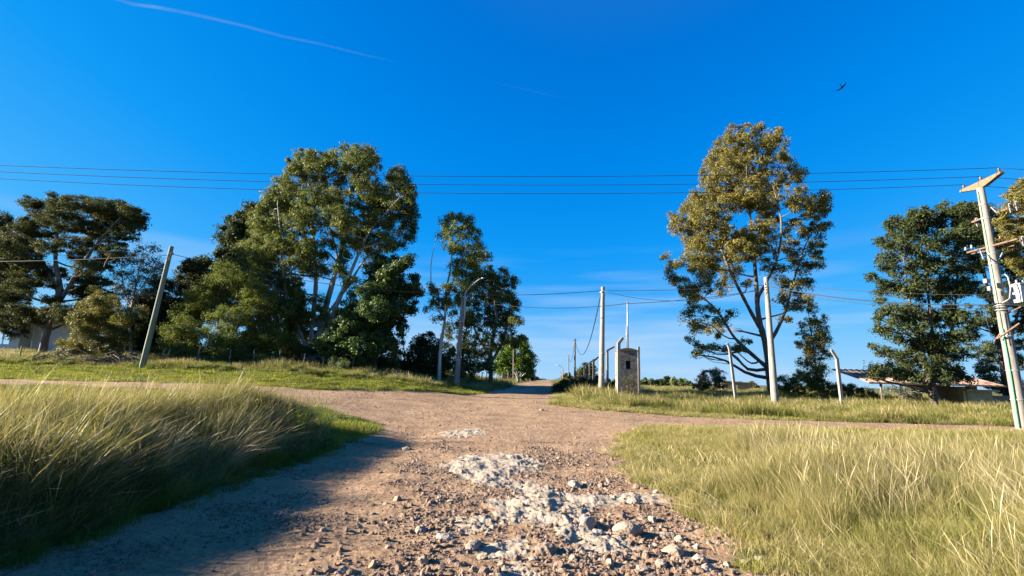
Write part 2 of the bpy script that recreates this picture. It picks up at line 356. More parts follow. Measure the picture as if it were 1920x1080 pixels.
def make_ground():
    na, nr = 1150, 620
    th = np.concatenate([np.linspace(-58, 58, na), np.linspace(58, 302, 60)[1:-1]]) * np.pi / 180
    r = np.concatenate([[.6, 1.5, 2.4], np.geomspace(3.2, 90, nr), np.geomspace(95, 6000, 60)])
    T, Rr = np.meshgrid(th, r); X = np.sin(T) * Rr; Y = np.cos(T) * Rr
    x, y = X.ravel(), Y.ravel()
    rd, mr, rk, lw = masks(x, y)
    z = H(x, y) + detail(x, y, rd, rk, np.hypot(x, y))
    na2 = len(th); V = np.stack([x, y, z], 1)
    V = np.vstack([V, [[0, 0, float(H(0, 0))]]])
    i = np.arange(len(r) - 1)[:, None] * na2; j = np.arange(na2)[None, :]; j2 = (j + 1) % na2
    Q = np.stack([i + j, i + na2 + j, i + na2 + j2, i + j2], -1).reshape(-1, 4)
    Q = Q[:, ::-1]
    tri = np.stack([np.full(na2, len(V) - 1), np.arange(na2), (np.arange(na2) + 1) % na2], 1)
    rd = np.append(rd, 9); rk = np.append(rk, -9); mr = np.append(mr, 1); lw = np.append(lw, 0)
    qr = rd[Q].mean(1) > 0; qk = rk[Q].mean(1) > .0
    mk = ss(-.02, .03, rk)
    for nm, sel, kind in (('ground', ~qr & ~qk, 'structure'), ('dirt_road', qr & ~qk, 'structure'), ('bedrock', qk, 'structure')):
        q = Q[sel]
        used, inv = np.unique(q, return_inverse=True); q = inv.reshape(-1, 4)
        me = quads_mesh(nm, V[used], q, {'m_road': ('POINT', mr[used]), 'm_rock': ('POINT', mk[used]), 'm_lawn': ('POINT', np.where((V[used, 0] > 1) & (V[used, 1] < 22), lw[used] * .25, lw[used]))})
        o = link(nm, me, GROUND); o['kind'] = kind
make_ground()

# ------------------------------------------------------------------ scattered instances (grass, pebbles)
def inst_group(name, protos):
    pc = bpy.data.collections.new(name + '_prototypes')
    for p in protos: pc.objects.link(p)
    g = bpy.data.node_groups.new(name, 'GeometryNodeTree')
    g.interface.new_socket('Geometry', in_out='INPUT', socket_type='NodeSocketGeometry')
    g.interface.new_socket('Geometry', in_out='OUTPUT', socket_type='NodeSocketGeometry')
    n = g.nodes.new; l = g.links.new
    gi, go = n('NodeGroupInput'), n('NodeGroupOutput')
    ci = n('GeometryNodeCollectionInfo'); ci.inputs['Collection'].default_value = pc
    ci.inputs['Separate Children'].default_value = True; ci.inputs['Reset Children'].default_value = True
    ip = n('GeometryNodeInstanceOnPoints'); ip.inputs['Pick Instance'].default_value = True
    def na(nm, ty):
        a = n('GeometryNodeInputNamedAttribute'); a.data_type = ty; a.inputs['Name'].default_value = nm
        return a.outputs['Attribute']
    e = n('FunctionNodeEulerToRotation'); l(na('rot', 'FLOAT_VECTOR'), e.inputs[0]); l(e.outputs[0], ip.inputs['Rotation'])
    l(na('scl', 'FLOAT_VECTOR'), ip.inputs['Scale']); l(na('idx', 'INT'), ip.inputs['Instance Index'])
    l(gi.outputs[0], ip.inputs['Points']); l(ci.outputs[0], ip.inputs['Instance']); l(ip.outputs[0], go.inputs[0])
    return g
def scatter(name, xyz, rot, scl, idx, protos, mat=None):
    order = sorted(range(len(protos)), key=lambda i: protos[i].name); rank = np.empty(len(protos), int); rank[order] = np.arange(len(protos)); idx = rank[np.asarray(idx)]
    me = bpy.data.meshes.new(name); me.vertices.add(len(xyz)); me.vertices.foreach_set('co', np.asarray(xyz, np.float32).ravel())
    a = me.attributes.new('rot', 'FLOAT_VECTOR', 'POINT'); a.data.foreach_set('vector', np.asarray(rot, np.float32).ravel())
    a = me.attributes.new('scl', 'FLOAT_VECTOR', 'POINT'); a.data.foreach_set('vector', np.asarray(scl, np.float32).ravel())
    a = me.attributes.new('idx', 'INT', 'POINT'); a.data.foreach_set('value', np.asarray(idx, np.int32))
    o = bpy.data.objects.new(name, me); COL.objects.link(o); o['kind'] = 'stuff'
    m = o.modifiers.new('scatter', 'NODES'); m.node_group = inst_group(name, protos)
    return o
def blades(name, n, rad, h, wd, mat, lean=(0, 0), bend=.5, seg=4, hv=.4, seed=0, t0=0., t1=1., head=0):
    """one tuft: n curved tapering blades; head>0 gives that share of blades a seed head"""
    g = np.random.default_rng(seed)
    a = g.uniform(0, 2 * np.pi, n); rr = rad * np.sqrt(g.uniform(0, 1, n)); bx, by = rr * np.cos(a), rr * np.sin(a)
    hh = h * g.uniform(1 - hv, 1 + hv * .5, n); b = g.uniform(0, 2 * np.pi, n); bd = bend * g.uniform(.2, 1.2, n)
    dx, dy = np.cos(b) * bd + lean[0] + .35 * bx / max(rad, .01), np.sin(b) * bd + lean[1] + .35 * by / max(rad, .01)
    pa = g.uniform(0, np.pi, n); wx, wy = np.cos(pa), np.sin(pa)
    ww = wd * g.uniform(.6, 1.3, n); hd = g.uniform(0, 1, n) < head
    V = np.zeros((n, seg + 1, 2, 3)); 
    for k in range(seg + 1):
        t = k / seg
        cx = bx + dx * hh * t**1.8 * .6; cy = by + dy * hh * t**1.8 * .6
        cz = hh * (t - .22 * t * t * np.minimum(1, np.hypot(dx, dy)))
        wk = ww * (1 - t**1.5) * .5 + .0004
        if head:
            wk = np.where(hd, ww * (.28 if t < .7 else 1.1 if t < .95 else .15) * .5 * 1.3, wk)
        V[:, k, 0] = np.stack([cx - wx * wk, cy - wy * wk, cz], 1); V[:, k, 1] = np.stack([cx + wx * wk, cy + wy * wk, cz], 1)
    base = (np.arange(n) * (seg + 1) * 2)[:, None]; k = np.arange(seg)[None, :] * 2
    Q = np.stack([base + k, base + k + 1, base + k + 3, base + k + 2], -1).reshape(-1, 4)
    tint = np.clip(g.uniform(t0, t1, n), 0, 1); tint = np.where(hd, 1.0, tint) if head else tint
    tv = np.repeat(tint, (seg + 1) * 2)
    me = quads_mesh(name, V.reshape(-1, 3), Q, {'tint': ('POINT', tv)})
    me.materials.append(mat); me.shade_smooth(); return bpy.data.objects.new(name, me)
G_TALL = leafmat('tall_dry_grass', [(0, (.10, .12, .028)), (.35, (.2, .2, .05)), (.65, (.34, .29, .10)), (1, (.52, .42, .22))], .32, .25, True)
G_GREEN = leafmat('green_grass', [(0, (.05, .09, .014)), (.5, (.11, .165, .022)), (1, (.24, .26, .05))], .35, .25, True)
G_LAWN = leafmat('short_turf', [(0, (.16, .19, .03)), (.5, (.28, .30, .04)), (1, (.40, .36, .08))], .35, .2, True)
G_WEED = leafmat('bank_weeds', [(0, (.07, .095, .018)), (.5, (.15, .175, .03)), (1, (.30, .28, .075))], .32, .2, True)
G_STALK = leafmat('bleached_stalks', [(0, (.38, .30, .15)), (1, (.60, .50, .31))], .25, .25, True)
G_DARKB = leafmat('dark_grass_hollow_shade', [(0, (.035, .05, .018)), (.6, (.07, .085, .03)), (1, (.13, .12, .05))], .25, .2, True)  # dark blade colour, standing in for shade in the mound's hollows
def wedge(n, r0, r1, half=56, p=1.0):      # area density falls with distance as 1/r**(2-..)
    a = rng.uniform(-half, half, n) * np.pi / 180
    u = rng.uniform(0, 1, n)
    r = r0 * (r1 / r0)**u if p == 0 else np.sqrt(r0**2 + u * (r1**2 - r0**2))
    return np.sin(a) * r, np.cos(a) * r
def region(x, y):
    rd, mr, rk, lw = masks(x, y); return rd, rk, lw
def put(name, x, y, sc, protos, tilt=(0, 0), tv=.12, sz=None, zoff=0):
    n = len(x); z = HD(x, y) + zoff
    rot = np.stack([rng.normal(tilt[0], tv, n), rng.normal(tilt[1], tv, n), rng.uniform(-.9, .9, n)], 1)
    s = np.stack([sc, sc, sc if sz is None else sz], 1)
    return scatter(name, np.stack([x, y, z], 1), rot, s, rng.integers(0, len(protos), n), protos)
def in_mound(x, y): return (x < -4.0) & (y < 16.5) & ~((y > 13.0) & (x < -12))
# right hand field, near: fine tufts
tp = [blades('tall_tuft', 70, .19, .5, .0042, G_TALL, (-.14 + .05 * (s % 3), .05), .8, 5, seed=s, head=.1, hv=.6) for s in range(8)] \
   + [blades('green_tuft', 80, .18, .30, .005, G_WEED, (-.1, 0), .9, 4, seed=20 + s, hv=.6) for s in range(3)]
x, y = wedge(60000, 2.4, 15); rd, rk, lw = region(x, y)
k = (x > 0) & (rd < .02) & (rk < 0); k &= rng.uniform(0, 1, len(x)) < .55
x, y, rd, lw = x[k], y[k], rd[k], lw[k]
patch = fbm(x, y, .45, 3)
edge = np.clip((-rd) / 1.3, 0, 1)
hh = (.2 + .62 * edge**1.3) * (1 + .55 * patch) * (1 - .72 * np.minimum(lw, 1) * ss(7, 9.5, y))
hh = np.minimum(hh, np.where(x < 12, 1.5 - .078 * y, 9) * 1.5)
k = (rng.uniform(0, 1, len(x)) < .35 + .65 * edge) & (hh > .1) & (rng.uniform(0, 1, len(x)) < .8 + 1.2 * patch)
x, y, hh, patch = x[k], y[k], hh[k], patch[k]
n = len(x); idx = np.where(rng.uniform(0, 1, n) < .14 + .45 * (patch < -.10) + .3 * ss(7.5, 4.5, y), rng.integers(8, 11, n), rng.integers(0, 8, n))
sc = np.clip(hh * rng.uniform(.75, 1.25, n), .14, 1.5)
rot = np.stack([rng.normal(0, .12, n), rng.normal(-.10, .14, n), rng.uniform(-.8, .8, n)], 1)
scatter('field_grass', np.stack([x, y, HD(x, y) - .01], 1), rot, np.stack([np.maximum(sc, .5), np.maximum(sc, .5), sc], 1), idx, tp)
# pale stalks standing over the field
st = [blades('stalk', 5, .14, .85, .0042, G_STALK, (-.2, .0), .55, 5, seed=60 + s, head=.5, hv=.5) for s in range(5)]
x, y = wedge(5600, 3, 13); rd, rk, lw = region(x, y); k = (x > 0) & (rd < -.9) & (fbm(x, y, .5, 2) > -.18)
k &= ~((lw > .3) & (y > 8)); x, y = x[k], y[k]
put('grass_stalks', x, y, rng.uniform(.6, 1.05, len(x)), st, (0, -.1), .16)
# straws lying over the edge of the track
x, y = wedge(5200, 3, 12); rd, rk, lw = region(x, y); k = (rd < .25) & (rd > -.9) & (x > 0); x, y = x[k], y[k]
put('fallen_straw', x, y, rng.uniform(.3, .75, len(x)), st, (0, -1.2), .35)
# low creeping turf at the verges (both sides) near the camera
lp = [blades('turf_tuft', 60, .13, .09, .005, G_GREEN, (0, 0), .8, 3, seed=80 + s) for s in range(4)] + [blades('turf_tuft', 60, .13, .08, .005, G_LAWN, (0, 0), .8, 3, seed=90 + s) for s in range(4)] + [blades('dry_tuft', 46, .15, .14, .0042, G_TALL, (0, 0), 1.0, 3, seed=95 + s, hv=.7, t0=.4) for s in range(4)]
x, y = wedge(90000, 2.4, 20); rd, rk, lw = region(x, y)
k = (rd < .38 * rng.uniform(-.4, 1, len(x))**3 + .02) & (rk < 0) & ((rd > -2.2) | (lw > .3)) & (rng.uniform(0, 1, len(x)) < np.where(x > 0, .42 + 1.9 * fbm(x, y, 1.3, 3), .75)); x, y, lw = x[k], y[k], lw[k]
n = len(x); uu = rng.uniform(0, 1, n); idx = np.where(x > 0, np.where(uu < .8, rng.integers(8, 12, n), np.where(uu < .97, rng.integers(4, 8, n), rng.integers(0, 4, n))), np.where(lw > .4, rng.integers(4, 8, n), rng.integers(0, 4, n)))
scatter('verge_turf', np.stack([x, y, HD(x, y) - .005], 1), np.stack([rng.normal(0, .1, n), rng.normal(0, .1, n), rng.uniform(0, 6, n)], 1),
        np.repeat(rng.uniform(.7, 1.3, n)[:, None], 3, 1), idx, lp)
# left mound: dense long grass, straw on top, hollow shade painted with dark tufts
mp_ = [blades('mound_tuft', 60, .2, .72, .0055, G_TALL, (.15 + .12 * (s % 3), -.05), .8, 5, seed=100 + s, head=.12) for s in range(6)] \
    + [blades('mound_green', 70, .18, .45, .008, G_GREEN, (.2, -.1), .7, 4, seed=110 + s) for s in range(4)] \
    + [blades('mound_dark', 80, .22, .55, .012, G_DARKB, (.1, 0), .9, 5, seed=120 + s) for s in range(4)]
x, y = wedge(70000, 2.6, 18, 58); rd, rk, lw = region(x, y)
k = in_mound(x, y) & (rd < -.02) & (lw < .65) & (fbm(x, y, 1.9, 2) > -.32); x, y, rd = x[k], y[k], rd[k]
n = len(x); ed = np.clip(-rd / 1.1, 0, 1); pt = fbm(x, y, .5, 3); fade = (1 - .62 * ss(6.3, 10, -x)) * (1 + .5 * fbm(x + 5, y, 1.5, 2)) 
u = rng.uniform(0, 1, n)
pg = np.where(ed < .45, .68, .16); pd = np.where((ed > .3) & (rd > -2.2), .24 + .30 * (pt > 0), .08)  # extra dark tufts across the road-side face imitate its hollow shade
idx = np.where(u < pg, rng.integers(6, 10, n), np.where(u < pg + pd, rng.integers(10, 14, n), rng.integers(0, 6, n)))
sc = (.36 + .68 * ed) * (1 + .6 * pt) * rng.uniform(.75, 1.2, n) * fade
rot = np.stack([rng.normal(0, .2, n), rng.normal(.10, .22, n), rng.uniform(-.8, .8, n)], 1)
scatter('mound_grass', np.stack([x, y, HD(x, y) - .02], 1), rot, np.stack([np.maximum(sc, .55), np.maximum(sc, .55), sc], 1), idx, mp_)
x, y = wedge(2600, 3, 17, 58); rd, rk, lw = region(x, y); k = in_mound(x, y) & (rd < -.5) & (lw < .5) & (fbm(x, y, .8, 2) > -.1); x, y = x[k], y[k]
st2 = [blades('arched_stalk', 7, .10, 1.0, .0065, G_STALK, (.7, -.12), .35, 6, seed=160 + s, head=.5, hv=.3) for s in range(5)]
put('mound_stalks', x, y, rng.uniform(.65, 1.1, len(x)), st2, (0, .2), .2)
fan = [blades('straw_fan', 34, .10, 1.05, .0048, G_STALK, (1.0, -.25), .28, 6, seed=175 + s, hv=.5, head=.4) for s in range(3)] + [blades('green_fan', 60, .16, .6, .007, G_GREEN, (.5, -.2), .7, 5, seed=178 + s, hv=.5) for s in range(2)]
x, y = wedge(900, 3, 15, 58); rd, rk, lw = region(x, y); k = in_mound(x, y) & (rd < -.25) & (rd > -1.3) & (fbm(x, y, .9, 2) > .05); x, y = x[k], y[k]
put('straw_fans', x, y, rng.uniform(.5, 1.0, len(x)), fan, (0, .15), .2)
# yellow flowering weeds on the mound
L_FLOW = leafmat('yellow_flowers', [(0, (.55, .42, .02)), (1, (.8, .66, .05))], .2, .1, True)
def flower(seed):
    g = random.Random(seed); V = []; Q = []
    for k in range(16):
        a = g.uniform(0, 6.28); r = g.uniform(0, .16); c = Vector((r * math.cos(a), r * math.sin(a), g.uniform(.45, .8)))
        u = Vector((g.uniform(-1, 1), g.uniform(-1, 1), g.uniform(-.4, .4))).normalized(); v = u.orthogonal().normalized(); s = .010
        i = len(V); V += [c - u * s - v * s, c + u * s - v * s, c + u * s + v * s, c - u * s + v * s]; Q.append((i, i + 1, i + 2, i + 3))
    me = quads_mesh('flower_head', np.array(V), np.array(Q), {'tint': ('POINT', np.full(len(V), .5))}); me.materials.append(L_FLOW)
    return bpy.data.objects.new('flower_head', me)
c1 = G(380, 745); fx = rng.normal(-6.2, 1.3, 60); fy = rng.normal(11.2, 1.6, 60)
fx2 = rng.normal(-4.9, .35, 20); fy2 = rng.normal(12.6, .8, 20); fx, fy = np.append(fx, fx2), np.append(fy, fy2); k = sdf(ROAD, fx, fy) < -.5; fx, fy = fx[k][:34], fy[k][:34]
put('yellow_flowers', fx, fy, rng.uniform(.7, 1.1, len(fx)), [flower(s) for s in range(3)])
fw = [blades('fennel_tuft', 70, .16, .75, .005, G_GREEN, (0, 0), .35, 4, seed=170 + s) for s in range(3)]
put('flowering_weed', fx, fy, rng.uniform(.8, 1.35, len(fx)), fw)
# turf strips in the middle distance
mt = [blades('turf_patch', 120, .4, .10, .014, G_LAWN, (0, 0), .8, 3, seed=180 + s) for s in range(5)] + [blades('turf_patch', 110, .4, .17, .014, G_WEED, (0, 0), .8, 3, seed=190 + s) for s in range(2)]
x, y = wedge(90000, 9, 48, 58); rd, rk, lw = region(x, y); k = (rd < -.02) & (lw > .25) & (x < 24) & (rng.uniform(0, 1, len(x)) < np.where((x > 0) & (y < 24), .3 + 1.6 * fbm(x, y, .9, 3), .5)); x, y = x[k], y[k]
mt += [blades('dry_patch', 100, .4, .13, .011, G_TALL, (0, 0), .9, 3, seed=195 + s, hv=.6, t0=.3) for s in range(3)]
n = len(x); right = (x > 0) & (rng.uniform(0, 1, n) < .93); idx = np.where(right, rng.integers(7, 10, n), rng.integers(0, 7, n)); sc = rng.uniform(.7, 1.2, n)
scatter('turf', np.stack([x, y, HD(x, y)], 1), np.stack([rng.normal(0, .1, n), rng.normal(0, .1, n), rng.uniform(0, 6, n)], 1), np.repeat(sc[:, None], 3, 1), idx, mt)
# banks beyond the crossing track
bt = [blades('bank_tuft', 90, .45, .55, .013, G_TALL, (-.3, 0), .55, 4, seed=200 + s, head=.15) for s in range(6)] \
   + [blades('bank_green', 90, .45, .45, .014, G_WEED, (-.1, 0), .7, 4, seed=210 + s) for s in range(5)]
x, y = wedge(120000, 13, 75, 58); rd, rk, lw = region(x, y)
k = (rd < -.15) & (lw < .4) & ~in_mound(x, y) & (rng.uniform(0, 1, len(x)) < np.clip(26 / y, .25, 1) * .42); x, y, rd = x[k], y[k], rd[k]
n = len(x); pt = fbm(x, y, .3, 3); left = x < -.5
gp = np.where(left, .82, .25 + .5 * (pt < -.03))
idx = np.where(rng.uniform(0, 1, n) < gp, rng.integers(6, 11, n), rng.integers(0, 6, n))
hgt = np.where(left, .3 + .4 * ss(29, 32, y), np.where(y < 20, np.where(x < 14, .22, .5), .85)) * (1 + 1.0 * pt) * np.clip(.35 - rd * .8, .35, 1) * rng.uniform(.7, 1.2, n)
s1 = np.maximum(.65, hgt)
put('bank_grass', x, y, s1, bt, (0, -.04), .12, sz=hgt)
# rough clumps on the far left bank
bw = [blades('weed_clump', 160, .4, .7, .03, G_WEED, (.1, 0), 1.0, 3, seed=230 + s) for s in range(4)]
x = rng.uniform(-42, -3, 1500); y = rng.uniform(29.5, 36, 1500); k = (fbm(x, y, .35, 2) > .0) & (y > 29.8 + np.clip(x + 12, 0, 9) * .35); x, y = x[k], y[k]
put('bank_weeds', x, y, rng.uniform(.3, .62, len(x)), bw)

# ------------------------------------------------------------------ stones
def stone_mesh(name, seed, mat, sub=3, rough=.32):
    import bmesh
    g = np.random.default_rng(seed); bm = bmesh.new(); bmesh.ops.create_icosphere(bm, subdivisions=sub, radius=1)
    co = np.array([v.co for v in bm.verts])
    for _ in range(9 if sub > 1 else 5):   # chop flat facets
        d = g.normal(size=3); d /= np.linalg.norm(d); c = g.uniform(.5, .85); k = co @ d; m = k > c; co[m] -= np.outer(k[m] - c, d) * .92
    co += co * (rough * .5 * perlin(co[:, 0] * 2.3 + seed, co[:, 1] * 2.3 + co[:, 2] * 1.7))[:, None]
    co += co * (rough * .22 * perlin(co[:, 0] * 6 + seed + co[:, 2] * 5, co[:, 1] * 6))[:, None]
    co *= np.array([1, g.uniform(.65, 1), g.uniform(.5, .8)])
    for v, c in zip(bm.verts, co): v.co = c
    me = bpy.data.meshes.new(name); bm.to_mesh(me); bm.free(); me.materials.append(mat)
    me.shade_flat() if sub < 3 else me.shade_smooth()
    return me
def stone_mat(name, stops, inst):
    m, t, n, l = newmat(name); tc = n('ShaderNodeTexCoord'); oi = n('ShaderNodeObjectInfo')
    a = n('ShaderNodeTexNoise'); a.noise_dimensions = '4D'; a.inputs['Scale'].default_value = 1.6; a.inputs['Detail'].default_value = 8; a.inputs['Roughness'].default_value = .65
    l(tc.outputs['Object'], a.inputs['Vector']); mm = n('ShaderNodeMath'); mm.operation = 'MULTIPLY'; mm.inputs[1].default_value = 40; l(oi.outputs['Random'], mm.inputs[0]); l(mm.outputs[0], a.inputs['W'])
    f = n('ShaderNodeMath'); f.operation = 'MULTIPLY_ADD'; f.inputs[1].default_value = .55; l(oi.outputs['Random'], f.inputs[0]); 
    g = n('ShaderNodeMath'); g.operation = 'MULTIPLY'; g.inputs[1].default_value = .5; l(a.outputs[0], g.inputs[0]); l(g.outputs[0], f.inputs[2])
    c = ramp(t, f.outputs[0], stops); p = n('ShaderNodeBsdfPrincipled'); p.inputs['Roughness'].default_value = .9; l(c, p.inputs['Base Color'])
    b = n('ShaderNodeTexNoise'); b.inputs['Scale'].default_value = 6; b.inputs['Detail'].default_value = 7; l(tc.outputs['Object'], b.inputs['Vector'])
    bm = n('ShaderNodeBump'); bm.inputs['Strength'].default_value = .7; bm.inputs['Distance'].default_value = .03; l(b.outputs[0], bm.inputs['Height']); l(bm.outputs[0], p.inputs['Normal'])
    o = n('ShaderNodeOutputMaterial'); l(p.outputs[0], o.inputs[0]); return m
PEB = stone_mat('brown_pebbles', [(.1, (.12, .07, .045)), (.4, (.22, .14, .09)), (.7, (.33, .23, .16)), (.95, (.46, .37, .29))], True)
ROK = stone_mat('buff_limestone', [(.15, (.19, .125, .085)), (.4, (.31, .225, .16)), (.7, (.43, .35, .27)), (.95, (.52, .45, .37))], False)
pb = []
for s in range(7):
    me = stone_mesh('pebble', 300 + s, PEB, 1 if s < 4 else 2); pb.append(bpy.data.objects.new('pebble', me))
def gravel(n, r0, r1, cond, smin, smax, pw, name):
    x, y = wedge(n, r0, r1, 50); rd, rk, lw = region(x, y); k = (rd > -.15) & cond(x, y, rk); x, y = x[k], y[k]; n = len(x)
    s = smin * (smax / smin)**(rng.uniform(0, 1, n)**pw)
    z = HD(x, y) - s * .05
    scatter(name, np.stack([x, y, z], 1), rng.uniform(0, 6.28, (n, 3)), np.repeat(s[:, None], 3, 1), rng.integers(0, 7, n), pb)
dens = lambda x, y: np.clip(.16 + 2.6 * fbm(x + 9, y, .75, 3) + .6 * np.exp(-((x - .6) / 1.6)**2) * (1 - ss(6, 10, y)) + .35 * (x > .3) + .35 * np.exp(-((x + 1.1) / .8)**2) * (y < 9) - .3 * (x < -2), .04, 1)
gravel(260000, 3.2, 14, lambda x, y, rk: (rng.uniform(0, 1, len(x)) < dens(x, y) * .75 * np.where(rk > 0, .12, 1)), .005, .026, 1.7, 'gravel')
gravel(30000, 3.2, 13, lambda x, y, rk: (rng.uniform(0, 1, len(x)) < dens(x, y)**1.6 * .42 * np.where(rk > .05, .25, 1)), .02, .062, 2.4, 'coarse_gravel')
gravel(60000, 13, 42, lambda x, y, rk: (rng.uniform(0, 1, len(x)) < .12 * np.clip(1 + 3 * fbm(x, y, .3, 2), .1, 2)), .02, .055, 2.6, 'far_gravel')
def heap(n, cx, cy, sx, sy, smin, smax, name):
    x = rng.normal(cx, sx, n); y = rng.normal(cy, sy, n); rd, rk, lw = region(x, y); k = (rd > .1) & (rk < .08) & (fbm(x, y, 1.4, 3) > -.12); x, y = x[k], y[k]; n = len(x)
    s = smin * (smax / smin)**(rng.uniform(0, 1, n)**1.8)
    scatter(name, np.stack([x, y, HD(x, y) - s * .1], 1), rng.uniform(0, 6.28, (n, 3)), np.repeat(s[:, None], 3, 1), rng.integers(4, 7, n), pb)
heap(800, 1.5, 5.1, .7, .8, .018, .06, 'rubble'); heap(420, -.95, 5.6, .5, 1.1, .018, .06, 'clods'); heap(260, 1.2, 8.2, .9, .35, .018, .06, 'rubble_band'); heap(300, 1.6, 11.5, .7, .8, .015, .045, 'rubble_band')
rm = [stone_mesh('rock', 400 + s, ROK, 4, .45) for s in range(9)]
# single rocks: pixel of the spot where each lies, and its half width in pixels
big = [(1181,1000,30,'largest pale rounded rock in the road, right of the white bedrock'),(1120,1002,16,None),(1098,985,22,None),(1165,972,14,None),(1225,978,17,None),(1204,975,11,None),(1252,1006,17,None),(1272,1012,14,None),(1305,1030,13,None),
 (1262,1040,22,None),(1240,1008,12,None),(1312,1052,18,None),(1330,1070,20,None),(1365,1062,14,None),(1400,1056,12,None),(1290,1022,12,None),(1215,1038,10,None),(1185,945,12,None),(1080,912,20,'dark broken rock lying behind the white bedrock'),(1102,908,13,None),
 (1195,916,12,None),(1240,1060,15,None),(1145,1058,16,None),(1205,1068,14,None),(1075,1050,12,None),(1020,1033,26,'squat brown rock at the near edge of the white bedrock'),(1047,1066,13,None),(790,998,17,None),(835,1010,19,None),(885,1030,20,None),(905,1046,15,None),
 (792,1060,19,None),(850,1058,15,None),(640,1075,16,None),(612,1070,11,None),(560,898,9,'pale flat stone in the shaded wheel track'),(762,842,12,'pale lump of stone at the end of the grass shadow'),(1015,770,6,'small light stone beside the bend of the verge'),(1128,913,9,None),
 (1335,945,9,None),(1345,908,7,None),(1286,995,9,None),(1422,1050,9,None),(1160,1010,10,None),(1090,1030,9,None),(940,1060,10,None),(975,1010,9,None),(745,940,11,None),(700,965,8,None),(823,938,12,None),(845,942,9,None),(435,713,4,'small pale stone on the grass verge across the track'),
 (1280,890,6,None),(1160,893,6,None),(1360,970,8,None),(1390,1000,7,None),(1500,1045,9,None),(1475,1062,10,None),(1230,925,10,None),(1150,935,9,None),(1000,1052,11,None),(730,1030,10,None)]
for i, (px, py, hw, lab) in enumerate(big):
    q = G(px, py); s = hw * q.y / F * (.95 if hw > 20 else .85)
    o = bpy.data.objects.new('rock', rm[i % len(rm)]) if i else bpy.data.objects.new('rock', rm[0]); COL.objects.link(o)
    o.location = (q.x, q.y, float(HD(q.x, q.y)[0]) + s * .08); o.scale = (s, s * random.uniform(.8, 1), s * random.uniform(.75, 1.05)); o.rotation_euler = (random.uniform(-.3, .3), random.uniform(-.3, .3), random.uniform(0, 6))
    tag(o, lab or 'loose buff limestone rock lying among the rubble of the dirt road', 'rock', 'loose rocks on the dirt road')

# ------------------------------------------------------------------ trees and shrubs
def leaves(centres, radii, per, size, asp, seed, droop=.3, clz=.8):
    """leaf quads scattered through flattened clumps; returns verts, quads, tint"""
    g = np.random.default_rng(seed); C = np.asarray(centres); Rr = np.asarray(radii); n = len(C)
    cnt = np.maximum(3, (per * g.uniform(.6, 1.3, n))).astype(int); k = np.repeat(np.arange(n), cnt); m = len(k)
    d = g.normal(size=(m, 3)); d /= np.linalg.norm(d, axis=1)[:, None]; rr = g.uniform(0, 1, m)**.5
    pos = C[k] + d * (rr * Rr[k])[:, None] * np.array([1, 1, clz])
    pos[:, 2] -= droop * Rr[k] * rr**2 * g.uniform(0, 1, m)
    nrm = d * .8 + g.normal(size=(m, 3)) * .55 + np.array([0, 0, .35]); nrm /= np.linalg.norm(nrm, axis=1)[:, None]
    u = g.normal(size=(m, 3)) + np.array([0, 0, -droop * 2.0]); u -= nrm * (u * nrm).sum(1)[:, None]; u /= np.linalg.norm(u, axis=1)[:, None]
    v = np.cross(nrm, u); s = size * g.uniform(.6, 1.35, m)
    a = (u * s[:, None]); b = v * (s * asp)[:, None]
    V = np.stack([pos - a, pos + b, pos + a, pos - b], 1).reshape(-1, 3)
    ct = g.uniform(0, 1, n)
    t = np.clip(.25 + .4 * ct[k] + g.normal(0, .16, m), 0, 1)
    return V, np.arange(4 * m).reshape(m, 4), np.repeat(t, 4)
def wiggle(a, b, n, amp, g, sag=0):
    a, b = Vector(a), Vector(b); L = (b - a).length; out = []
    o1 = Vector(g.normal(size=3)) * amp * L; o2 = Vector(g.normal(size=3)) * amp * L * .5
    for i in range(n + 1):
        t = i / n; out.append(a.lerp(b, t) + o1 * math.sin(math.pi * t) + o2 * math.sin(2 * math.pi * t) + Vector((0, 0, sag * L * math.sin(math.pi * t))))
    return out
